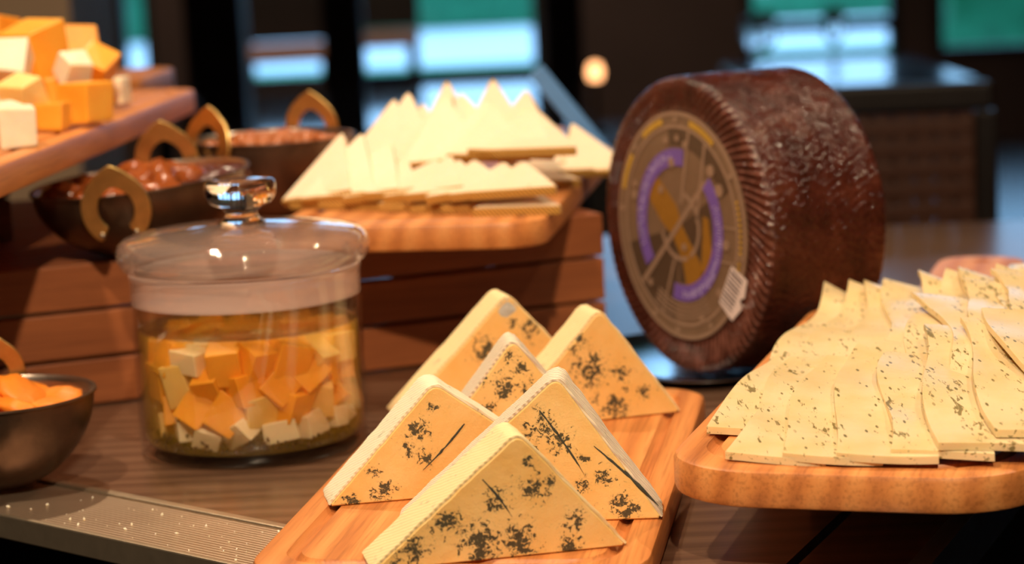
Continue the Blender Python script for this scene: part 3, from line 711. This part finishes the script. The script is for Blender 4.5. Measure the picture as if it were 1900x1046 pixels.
for k in range(9):
    t_ = k/8; p0 = Vector((.775-.165*t_, -.305-.265*t_)); p1 = p0+Vector((.16, -.085))
    bars_.append(bar(p0.x, p0.y, p1.x, p1.y, .012 if k % 3 else .02, y5-.00045))
lpart('barcode_lines', 'ink', *bars_)
# polished tray under the wheel
tray = empty('steel_tray', (.158, 1.728, 0), (0, 0, -R(61))); tag(tray, 'polished steel tray under the dark cheese wheel', 'tray')
def rr_ring(hw, hl, r): return rrect(hw, hl, r, 8)
bm = bmesh.new(); lev = [(a-.033, b-.105, z) for a, b, z in [(.115, .185, .0), (.122, .192, .001), (.132, .202, .007), (.135, .205, .0075), (.135, .205, .0068), (.131, .201, .006), (.1215, .191, .0035), (.112, .182, .0025)]]
rgs = [[bm.verts.new((x, y, z)) for x, y in rrect(a, b, .05-(.102-a)*.6, 8)] for a, b, z in lev]; n_ = len(rgs[0])
for A, B in zip(rgs, rgs[1:]):
    for i in range(n_): bm.faces.new((A[i], A[(i+1) % n_], B[(i+1) % n_], B[i]))
bm.faces.new(rgs[-1]); bm.faces.new(rgs[0][::-1]); bmesh.ops.recalc_face_normals(bm, faces=bm.faces)
link('tray_body', bm_mesh('tray_body', bm), M['steel'], tray, True, 40)
# utensil holder with a steel server leaning out, behind the wheel
cup = empty('utensil_cup', (.195, 2.22, 0)); tag(cup, 'steel utensil cup behind the cheese wheel', 'cup')
MB().lathe([(0, 0), (.036, 0), (.036, .13), (.034, .13), (.034, .003), (0, .003)], 40).build('cup_body', M['steel'], cup, True, 40)
sv = empty('serving_utensil', (.172, 2.205, .012)); tag(sv, 'long flat utensil handle with painted blue sky reflection leaning left from behind the cheese wheel', 'utensil')
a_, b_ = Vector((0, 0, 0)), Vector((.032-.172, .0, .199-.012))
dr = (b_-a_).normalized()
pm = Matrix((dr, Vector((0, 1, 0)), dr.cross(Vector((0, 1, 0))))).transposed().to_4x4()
MB().box(0, (b_-a_).length, -.0012, .0012, -.0085, .0085, bev=.0011).build('handle', plain('handle_painted_sky_blue', (.11, .30, .68), .4), sv).matrix_local = pm  # even blue colour stands in for sky reflected in the utensil

# ================================================================== HERBED CHEESE SLICES (right board)
ba = Vector((.3007, .9537, 0)); bc_ = Vector((.9537, -.3007, 0)); ZB = .0603; KS = .9655
def ss(x, lo, hi): t = max(0, min(1, (x-lo)/(hi-lo))); return t*t*(3-2*t)
def mound(c, a):
    return .019*ss(a, 1.15, 1.46)*(1-.30*ss(a, 1.54, 1.68))*(.08+.92*ss(c, -.285, -.13))
def slice_(c0, a0, wd, ln, yaw, lift, label, taper=.0, tip=0, gi=0, thick=.0040, bow=.006, grp='herbed cheese slices on the right board'):
    """plate draped over the pile; (c0,a0) is its near left corner in board axes; yaw turns it left"""
    nu, nv = 6, 22; top = []
    ca, sa = math.cos(R(yaw)), math.sin(R(yaw)); rr = random.Random(gi*7+3)
    wav = rr.uniform(0, 6); w2 = rr.uniform(0, 6)
    for j in range(nv+1):
        t = j/nv; v = ln*t
        for i in range(nu+1):
            s = i/nu; hwid = wd*(1-taper*t); u = s*hwid+taper*wd*.25*t + bow*math.sin(t*5.2+wav)*(1-.6*s)
            c = c0+.008+u*ca-v*sa; a = a0+u*sa+v*ca + .004*math.sin(s*2.5+w2)
            z = ZB+mound(c, a)+lift+(1-s)**1.5*.0062*min(1, .25+t*3)+.0014*math.sin(v*48+wav+s*1.5)*min(1, t*4)+tip*ss(t, .75, 1.0)*(1-s)
            w_ = (bc_*c+ba*a)*KS; top.append(Vector((w_.x, w_.y, z)))
    org = (bc_*(c0+.008)+ba*a0)*KS; org = Vector((org.x, org.y, ZB)); k = nu+1
    vs = [p-org for p in top]+[p-org-Vector((0, 0, thick)) for p in top]; n_ = len(top); fs = []
    for j in range(nv):
        for i in range(nu):
            q = j*k+i; fs.append((q, q+1, q+k+1, q+k)); fs.append((n_+q, n_+q+k, n_+q+k+1, n_+q+1))
    for j in range(nv): q = j*k; fs.append((q, q+k, q+k+n_, q+n_)); q = j*k+nu; fs.append((q, q+n_, q+k+n_, q+k))
    for i in range(nu): q = i; fs.append((q, q+n_, q+1+n_, q+1)); q = nv*k+i; fs.append((q, q+1, q+1+n_, q+n_))
    o = MB().add(vs, fs).build('cheese_slice', M['herb'], None, True, 35); o.location = org
    tag(o, label, 'cheese slice', grp); return o
ordn = ORD
gi = 0
for i in range(8):
    gi += 1
    slice_(-.276+.0225*i, 1.375+.006*(i % 2)-.002*i, .058, .235-.004*i, 3+1.2*i, .0032+.0008*i, 'herbed cheese slice in the back row, %s from the left' % ordn[i], taper=.25, tip=.012, gi=gi)
slice_(-.284, 1.222, .052, .22, -1, .0034, 'lowest herbed slice at the left rim of the right board', taper=.12, gi=77, bow=.002)
for i in range(7):
    gi += 1
    slice_(-.263+.0290*i, (1.166, 1.163, 1.162, 1.163, 1.166, 1.180, 1.192)[i], .056, (.235, .22, .245, .20, .235, .215, .23)[i], 1.0+2.4*i, .0034+.0012*i+(.0024*(i-3) if i > 3 else 0), 'herbed cheese slice in the front row, %s from the left' % ordn[i], taper=.20, gi=gi, bow=.005)
for i in range(4):
    gi += 1
    slice_(-.150+.020*i, 1.285+.045*i, .062, .22-.02*i, 13+2*i, .0105+.0016*i, 'herbed slice lying on top of the pile, %s' % ('nearest the front', 'second from the front', 'third from the front', 'nearest the handle')[i], taper=.15, tip=.006, gi=gi, bow=.007)
# a folded slice at the right rear
org = (bc_*(-.120)+ba*1.56)*KS; vs = []; nv, nu = 10, 14
for j in range(nv+1):
    for i in range(nu+1):
        s_ = i/nu
        if s_ < .5: x_, z_ = .06*s_/.5, 0
        else: t_ = (s_-.5)/.5; x_, z_ = .06-.038*t_*t_+.010*math.sin(t_*PI), .017*math.sin(t_*PI*.5)
        v_ = .075*j/nv; p_ = bc_*(x_-.02)+ba*(v_*.9); vs.append((p_.x, p_.y, z_+.004*s_+.004*math.sin(j*.3)))
fs = [(j*(nu+1)+i, j*(nu+1)+i+1, (j+1)*(nu+1)+i+1, (j+1)*(nu+1)+i) for j in range(nv) for i in range(nu)]
fo = MB().add(vs, fs).build('cheese_slice', M['herb'], None, True); fo.location = (org.x, org.y, ZB+.030)
sm = fo.modifiers.new('thick', 'SOLIDIFY'); sm.thickness = .003
tag(fo, 'herbed cheese slice folded over itself at the right rear of the pile', 'cheese slice', 'herbed cheese slices on the right board')

# ================================================================== PALE TRIANGULAR SLICES (crate board)
def tri_mesh(wd, ht, th):
    bm = bmesh.new(); tip = .003
    out = [(-wd/2, 0), (wd/2, 0), (tip, ht-tip*1.2), (0, ht), (-tip, ht-tip*1.2)]
    A = [bm.verts.new((x, y, 0)) for x, y in out]; B = [bm.verts.new((x, y, th)) for x, y in out]
    bm.faces.new(A[::-1]); bm.faces.new(B)
    for i in range(5): bm.faces.new((A[i], A[(i+1) % 5], B[(i+1) % 5], B[i]))
    bmesh.ops.bevel(bm, geom=bm.edges[:], offset=.0005, segments=1, affect='EDGES'); return bm_mesh('slice_body', bm)
TW, TH, TT = .066, .070, .0062
tri = tri_mesh(TW, TH, TT); tri.materials.append(M['manchego'])
_tmp = MB().box(-TW/2+.0004, TW/2-.0004, -.0026, .0004, -.0002, TT+.0002, bev=.0007).build('rind', M['mrind']); rme = _tmp.data; bpy.data.objects.remove(_tmp)
def tri_slice(x, y, z, yaw, tilt, label, roll=0, s=1):
    e = empty('cheese_triangle', (x, y, z), Euler((R(tilt), R(roll), R(yaw)), 'XYZ')); e.scale = (s, s, s)
    link('slice_body', tri, None, e); link('rind', rme, None, e); tag(e, label, 'cheese slice', 'pale cheese triangles on the crate board')
ZM = CZ+BT+.0008
jr = random.Random(17); J = lambda a: jr.uniform(-a, a)
for i in range(7):      # bottom layer lying flat along the front
    t_ = i/6
    tri_slice(-.140+.146*t_, 1.752-.088*t_+J(.003), ZM+.0005+.0008*(i % 2), -28+3*i+J(6), 5+J(1.5), 'pale cheese triangle lying flat in the bottom layer, %s from the left' % ORD[i], roll=0)
for i in range(9):      # rear row
    t_ = i/8
    tri_slice(-.092+.168*t_, (1.930, 1.945, 1.955, 1.960, 1.955, 1.945, 1.925, 1.900, 1.880)[i]+J(.006), ZM+(.004, .009, .018, .022, .020, .018, .008, .004, .003)[i], -22+6*i+J(14), (46, 46, 44, 44, 42, 40, 36, 30, 26)[i]+J(6), 'pale cheese triangle in the rear row, %s from the left' % ORD[i], roll=J(10), s=1.0+J(.08))
for i in range(8):      # middle row
    t_ = i/7
    tri_slice(-.104+.126*t_, 1.850-.088*t_+J(.005), ZM+.018+.0022*i, -26+3*i+J(11), (46, 45, 44, 40, 34, 26, 18, 13)[i]+J(5), 'pale cheese triangle in the middle row, %s from the left' % ORD[i], roll=-3+J(8), s=1.06+J(.06))
for i in range(10):     # front row, shingled to the right
    t_ = i/9; tl = (40, 36, 26, 18, 15, 14, 13, 12, 11, 10)[i]
    tri_slice(-.146+.150*t_, 1.755-.090*t_, ZM+.0075+.0007*i, -28+2*i+J(8), tl+J(2), 'pale cheese triangle in the front row, %s from the left' % ORD[i], roll=-5+J(5), s=1+J(.06))
for i in range(3):
    tri_slice(.030+.016*i, 1.80+.05*i, ZM+.004+.002*i, 34+9*i, 16-3*i, 'pale cheese triangle lying at the right edge of the crate board, %s' % ('nearest', 'middle', 'farthest')[i], roll=4)

# ================================================================== CHEESE CUBES (upper left)
CUB = [(-.3782,1.85,.2564,.040,1),(-.3548,1.92,.2532,.032,1),(-.3332,1.88,.2386,.026,1),(-.322,1.76,.2175,.031,1),(-.3401,1.72,.2114,.020,1),(-.3508,1.82,.2212,.028,1),
       (-.3376,1.8,.2420,.022,0),(-.3821,1.78,.250,.029,0),(-.3622,1.72,.2280,.027,2),(-.3437,1.6,.2145,.027,0),(-.3667,1.665,.2145,.026,0),(-.4207,1.9,.2654,.033,1),(-.3324,1.95,.2135,.024,0),(-.3779,1.9,.2237,.030,1),
       (-.392,1.80,.217,.032,1),(-.395,1.72,.216,.03,0),(-.41,1.85,.236,.03,1),(-.36,1.87,.217,.03,2),(-.40,1.62,.2145,.028,1)]
clab = ['big orange cheese cube at the top of the heap on the raised board', 'orange cheese cube standing highest toward the dark background', 'orange cheese cube at the right of the heap, above another', 'orange cheese cube lowest at the right edge of the heap', 'smallest orange cheese cube lying near the board rim', 'orange cheese cube in the middle of the heap', 'small pale cheese cube perched in the middle of the heap', 'pale cheese cube near the left frame edge, high up', 'yellow cheese cube in the heap above the white front cube', 'white cheese cube nearest the front edge of the raised board', 'pale cheese cube behind the white front cube', 'orange cheese cube cut by the left frame edge', 'pale cheese cube farthest right behind the heap', 'orange cheese cube deep inside the heap', 'orange cheese cube low at the left end of the heap', 'white cheese cube low near the left frame edge', 'orange cheese cube half buried high at the left', 'yellow cheese cube under the big orange cube', 'orange cheese cube beyond the left frame edge at the front']
cmats = {0: 'white', 1: 'cheddar', 2: 'pale'}
for k, (x, y, z, s, kd) in enumerate(CUB):
    rng = random.Random(50+k)
    me = cube_mesh('cheese_cube', s, s, s, 60+k, .0018); me.materials.append(M[cmats[kd]])
    o = link('cheese_cube', me); o.location = (x, y, max(z, .2005+s*.5)); low = z < .2225
    o.rotation_euler = (0 if low else rng.uniform(-.6, .6), 0 if low else rng.uniform(-.6, .6), rng.uniform(0, 1.5))
    tag(o, clab[k], 'cheese', 'cheese cubes on the raised board')

# ================================================================== BOWLS
def handle_mesh(R1=.0255, R2=.0135, th=.003):
    k = 40; vs = []; fs = []
    for i in range(k+1):
        a = R(-58+(296)*i/k); c, s = math.cos(a), math.sin(a)
        pk = max(0, 1-abs(R(90)-a)/R(34)); o_ = R1*(1+.17*pk**1.3); n2 = R2*(1+.10*pk)
        if i in (0, k): o_ *= .97; n2 *= 1.05
        for rr, yy in ((n2, 0), (o_, 0), (o_, th), (n2, th)): vs.append((rr*c, yy, rr*s*1.08))
    for i in range(k):
        b = i*4
        for q in range(4): fs.append((b+q, b+4+q, b+4+(q+1) % 4, b+(q+1) % 4))
    fs += [(0, 1, 2, 3), (k*4+3, k*4+2, k*4+1, k*4)]
    mb = MB().add(vs, fs); me = mesh('handle', mb.v, mb.f); bm = bmesh.new(); bm.from_mesh(me); bmesh.ops.recalc_face_normals(bm, faces=bm.faces)
    bmesh.ops.bevel(bm, geom=[e for e in bm.edges if e.calc_face_angle(0) > .8], offset=.0006, segments=1, affect='EDGES'); bm.to_mesh(me); bm.free(); me.materials.append(M['brass']); return me
HM = handle_mesh()
def rivet_me():
    bm = bmesh.new(); bmesh.ops.create_uvsphere(bm, u_segments=10, v_segments=6, radius=.0022); me = bm_mesh('rivet', bm); me.materials.append(M['rivet']); return me
RV = rivet_me()
def bowl(loc, Rr, Hh, label, tilt=(0, 0), hand=(), hs=1.0, base=.5, hz=0.0):
    root = empty('metal_bowl', loc, (tilt[0], tilt[1], 0)); tag(root, label, 'bowl')
    n_ = 14; outp = [(0, 0), (Rr*base*.9, 0)]
    for k in range(n_+1):
        t_ = k/n_; outp.append((Rr*(base+(1-base)*math.sin(t_*PI/2)**.9) , .002+(Hh-.002)*t_**1.25))
    MB().lathe(outp+[(Rr+.0018, Hh+.0004), (Rr+.0016, Hh+.0016), (Rr-.0004, Hh+.0016)], 72).build('shell', M['bowl'], root, True, 50)
    inn = [(Rr-.0004, Hh+.0016)]
    for k in range(n_, -1, -1):
        t_ = k/n_; inn.append((max(.001, Rr*(base+(1-base)*math.sin(t_*PI/2)**.9)-.0022), .004+(Hh-.004)*t_**1.25))
    inn.append((0, .004))
    MB().lathe(inn, 72).build('lining', M['bowlin'], root, True, 50)
    for (ang, lean, hz) in hand:
        h = link('handle', HM, None, root)
        rad = Vector((math.cos(R(ang)), math.sin(R(ang)), 0))
        # handle plane is tangent to the rim; local y points inward
        X = Vector((-rad.y, rad.x, 0)); Y = -rad; Z = Vector((0, 0, 1))
        m3 = Matrix((X, Y, Z)).transposed() @ Matrix.Rotation(R(lean), 3, 'X')
        m4 = m3.to_4x4() @ Matrix.Scale(hs, 4); m4.translation = rad*(Rr+.0052)+Vector((0, 0, Hh+.002+hz)); h.matrix_local = m4
        for sg in (-1, 1):
            rv = link('rivet', RV, None, h); rv.location = (sg*.0125, -.0004, -.0178)
    return root
# bowl of dates on the crate
db = bowl((-.2715, 1.705, CZ+.004), .081, .052, 'dark metal bowl of glossy dates with brass horseshoe handles', tilt=(R(2.2), -R(4.6)), hand=((266, 4, -.010), (84, -6, 0)), base=.48)
nb = bowl((-.197, 1.905, CZ+.0005), .070, .064, 'dark metal bowl of red brown nuts behind the date bowl', hand=((232, -8, 0), (66, -4, 0)), base=.55)
abw = bowl((-.3290, 1.415, .0022), .0605, .057, 'small dark bowl of dried apricots at the left edge', hand=((106, -6, 0), (252, 2, -.006)), hs=.9, base=.36)
# dates
def blob_mesh(name, sx, sy, sz, seed, amp, mat, sub=3, fr=2.2, taper=0):
    bm = bmesh.new(); bmesh.ops.create_icosphere(bm, subdivisions=sub, radius=1)
    for v in bm.verts:
        q = v.co.copy(); d = 1+amp*noise.noise(q*fr+Vector((seed*5.1, seed, 0)))+amp*.6*noise.noise(Vector((q.x*1.2, q.y*5, q.z*5+seed)))
        tp = 1-taper*max(0, q.x); v.co = Vector((q.x*sx*d, q.y*sy*d*tp, q.z*sz*d*tp))
    me = bm_mesh(name, bm); me.materials.append(mat); me.polygons.foreach_set('use_smooth', [True]*len(me.polygons)); return me
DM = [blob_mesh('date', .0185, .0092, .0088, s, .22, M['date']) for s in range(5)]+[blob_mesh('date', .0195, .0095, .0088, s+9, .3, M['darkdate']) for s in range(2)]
ROWN = {1: [''], 2: ['front half', 'rear half'], 3: ['front third', 'middle third', 'rear third'], 5: ['nearest row', 'second row', 'middle row', 'fourth row', 'farthest row']}
def name_rows(items, what, rows):
    items = sorted(items, key=lambda t: t[0].y); n_ = len(items)
    for r_ in range(rows):
        part = sorted(items[n_*r_//rows:n_*(r_+1)//rows], key=lambda t: t[0].x)
        for i_, (q, o) in enumerate(part):
            w_ = what(q) if callable(what) else what
            o['label'] = '%s, %s, %s from the left' % (w_, ROWN[rows][r_], ordn[i_])
def fill(root, Rr, z_of, count, meshes, dmin, name, labels, cat, group, seed, sc=(.9, 1.1), tilt=.5, dark_side=None, rows=2):
    out_ = []
    rng = random.Random(seed); placed = []; mw = root.matrix_basis
    for k in range(count*40):
        if len(placed) >= count: break
        r_ = Rr*math.sqrt(rng.random()); a = rng.uniform(0, 2*PI); lz = z_of(r_)+rng.uniform(0, .004)
        q = Vector((r_*math.cos(a), r_*math.sin(a), lz))
        if any((q-p_).length < dmin for p_ in placed): continue
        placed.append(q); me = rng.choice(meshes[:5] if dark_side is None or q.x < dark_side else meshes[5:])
        o = link(name, me); o.location = mw @ q; o.rotation_euler = (rng.uniform(-tilt, tilt), rng.uniform(-tilt, tilt), rng.uniform(0, 2*PI)); s = rng.uniform(*sc); o.scale = (s, s, s)
        out_.append((q, o)); tag(o, None, cat, group)
    name_rows(out_, labels, rows)
bpy.context.view_layer.update()
dlab = lambda q: 'dark wrinkled date in the metal bowl' if q.x > .042 else 'glossy brown date in the metal bowl'
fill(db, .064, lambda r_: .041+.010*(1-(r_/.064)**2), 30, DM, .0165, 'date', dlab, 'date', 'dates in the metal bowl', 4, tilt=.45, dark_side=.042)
NM = [blob_mesh('nut', .0088, .0068, .0062, s, .16, M['nut'], 2, 2.0, .25) for s in range(5)]
fill(nb, .058, lambda r_: .053+.008*(1-(r_/.058)**2), 62, NM, .0105, 'nut', 'red brown nut in the rear metal bowl', 'nut', 'nuts in the rear bowl', 6, tilt=.9, rows=5)
AM = [blob_mesh('dried_apricot', .021, .017, .0072, s, .26, M['apricot'], 3, 1.6) for s in range(5)]
fill(abw, .036, lambda r_: .045+.011*(1-(r_/.036)**2), 11, AM, .0205, 'dried_apricot', 'orange dried apricot in the small bowl', 'apricot', 'dried apricots in the small bowl', 9, tilt=.6)

# crumbs on the ribbed strip
mb = MB(); rng = random.Random(3)
for k in range(70):
    t_ = rng.uniform(1.30, 1.66); p_ = left_f+sd*(1.9-.60+rng.uniform(0, .26))-sn*rng.uniform(.008, .066); s = rng.choice((.0003, .0004, .0006, .0009))
    Mx = Matrix.Translation((p_.x, p_.y, s*.6)) @ Euler([rng.uniform(0, 3) for _ in range(3)]).to_matrix().to_4x4()
    mb.add([(1.6*s, 0, 0), (-1.6*s, 0, 0), (0, s, 0), (0, -s, 0), (0, 0, s), (0, 0, -s)], [(0, 2, 4), (2, 1, 4), (1, 3, 4), (3, 0, 4), (2, 0, 5), (1, 2, 5), (3, 1, 5), (0, 3, 5)], Mx)
tag(mb.build('crumbs', M['white']), 'scattered white crumbs on the ribbed metal strip', 'crumbs', None, 'stuff')

# ================================================================== DINING ROOM BEHIND
M['chairwood'] = plain('near_black_wood', (.014, .009, .008), .35, var=.3, vscale=10)
M['seat'] = plain('dusty_pink_upholstery', (.36, .20, .17), .8, var=.1, vscale=20)
M['weave'] = plain('dark_woven_cane', (.085, .030, .016), .35, 0, 300, .001, var=.4, vscale=120)
M['tabletop'] = plain('dark_glossy_table', (.07, .07, .08), .05, var=.2, vscale=4)
M['cloth'] = plain('pale_blue_table_top', (.50, .56, .64), .12, var=.05)
# near chair behind the wheel
ch = empty('dining_chair', (.395, 2.85, FZ), (0, 0, R(-3))); tag(ch, 'dark woven-back chair close behind the cheese wheel at right', 'chair')
HC = 1.02
MB().box(-.215, .215, -.018, .018, HC-.035, HC, bev=.006).build('top_rail', M['chairwood'], ch)
for sx in (-1, 1):
    MB().box(sx*.205-.014, sx*.205+.014, -.016, .016, 0, HC-.036, bev=.004).build('back_post', M['chairwood'], ch)
    MB().box(sx*.20-.016, sx*.20+.016, .40, .432, 0, .43, bev=.004).build('leg', M['chairwood'], ch)
bk = empty('woven_back', (0, 0, 0)); bk.parent = ch
for k in range(15):
    x_ = -.18+k*.0257; MB().box(x_-.0115, x_+.0115, -.006, .002, .50, HC-.036, bev=.002).build('cane_strip', M['weave'], bk)
for k in range(18):
    z_ = .515+k*.0265; MB().box(-.19, .19, -.0095, -.0065, z_-.009, z_+.009, bev=.001).build('cane_strip', M['weave'], bk)
MB().box(-.205, .205, -.01, .432, .43, .48, bev=.015).build('seat', M['seat'], ch)
# stool / chair
def stool(loc, rot, label, seat_h=.76, back=True, w=.42):
    e = empty('bar_stool', (loc[0], loc[1], FZ), (0, 0, R(rot))); tag(e, label, 'stool', 'bar stools near the windows')
    MB().box(-w/2, w/2, -.2, .2, seat_h-.07, seat_h, bev=.025).build('seat', M['seat'], e)
    for sx in (-1, 1):
        for sy in (-1, 1): MB().box(sx*(w/2-.03)-.022, sx*(w/2-.03)+.022, sy*.165-.022, sy*.165+.022, 0, seat_h-.071, bev=.004).build('leg', M['chairwood'], e)
    MB().box(-w/2+.052, w/2-.052, -.175, -.155, .28, .31).build('footrest', M['chairwood'], e)
    if back:
        MB().box(-w/2, w/2, .18, .215, seat_h+.005, seat_h+.38, bev=.012).build('backrest', M['chairwood'], e)
    return e
stool((-.94, 10.0), 8, 'pink seated bar stool in front of the widest window, left side')
stool((-1.14, 7.0), -6, 'pink seated bar stool above the cheese cubes board', back=False, w=.34)
stool((-.60, 10.9), 0, 'pink seated bar stool second from the left before the widest window')
stool((-1.95, 9.0), 15, 'bar stool farthest left in the dark background')
# dark posts between the windows and the room
def post(x_, y_, w_, h_, label):
    e = empty('room_column', (x_, y_, FZ)); tag(e, label, 'column')
    MB().box(-w_/2, w_/2, -w_/2, w_/2, .08, h_, bev=.01).build('shaft', M['wall'], e); MB().box(-w_/2-.02, w_/2+.02, -w_/2-.02, w_/2+.02, 0, .08, bev=.008).build('base', M['chairwood'], e)
post(-.93, 7.5, .19, 2.95, 'dark broad column above the date bowl')
post(-.515, 7.5, .13, 2.95, 'dark slim column left of the widest window')
post(.204, 7.5, .125, 2.95, 'brownish slim column between the window and the cheese wheel')
# tables
def table(x0, x1, y0, y1, h, mat, label):
    e = empty('dining_table', ((x0+x1)/2, (y0+y1)/2, FZ)); tag(e, label, 'table')
    hx, hy = (x1-x0)/2, (y1-y0)/2
    MB().box(-hx, hx, -hy, hy, h-.035, h, bev=.006).build('table_top', mat, e)
    for sx in (-1, 1):
        for sy in (-1, 1): MB().box(sx*(hx-.06)-.03, sx*(hx-.06)+.03, sy*(hy-.06)-.03, sy*(hy-.06)+.03, 0, h-.036).build('leg', M['chairwood'], e)
table(-.78, .22, 5.6, 7.1, .75, M['tabletop'], 'dark glossy dining table beyond the pale cheese triangles')
table(.72, 1.34, 6.4, 7.5, .75, M['cloth'], 'pale dining table with glasses above the cheese wheel')
table(.15, .62, 5.0, 5.6, .75, M['tabletop'], 'dark dining table just left of the cheese wheel top')
# wine glasses on the pale table
def goblet(x_, y_, z_, label):
    e = empty('wine_glass', (x_, y_, z_)); tag(e, label, 'glass', 'glasses on the pale table')
    MB().lathe([(0, 0), (.034, .001), (.033, .003), (.006, .006), (.0045, .07), (.006, .076), (.024, .09), (.034, .115), (.033, .16), (.028, .19)], 24).build('glass_body', M['solidglass'], e, True)
goblet(.80, 6.9, FZ+.751, 'wine glass at the left end of the pale table'); goblet(1.02, 7.0, FZ+.751, 'wine glass in the middle of the pale table'); goblet(.74, 6.7, FZ+.751, 'wine glass nearest the cheese wheel on the pale table')
# candle lamp
cl = empty('candle_lamp', (.215, 5.3, FZ+.751)); tag(cl, 'small glowing orange candle lamp on the dark table', 'lamp')
mt, nt, p = newmat('candle_glow'); p.inputs['Emission Color'].default_value = (1, .45, .18, 1); p.inputs['Emission Strength'].default_value = 3.0; p.inputs['Base Color'].default_value = (.8, .5, .3, 1); M['glow'] = mt
MB().lathe([(0, .0), (.03, 0), (.032, .004), (.006, .012), (.006, .118), (0, .118)], 20).build('base', M['chairwood'], cl, True, 40)
MB().lathe([(0, .120), (.014, .120), (.019, .136), (.014, .158), (0, .163)], 20).build('shade', M['glow'], cl, True)
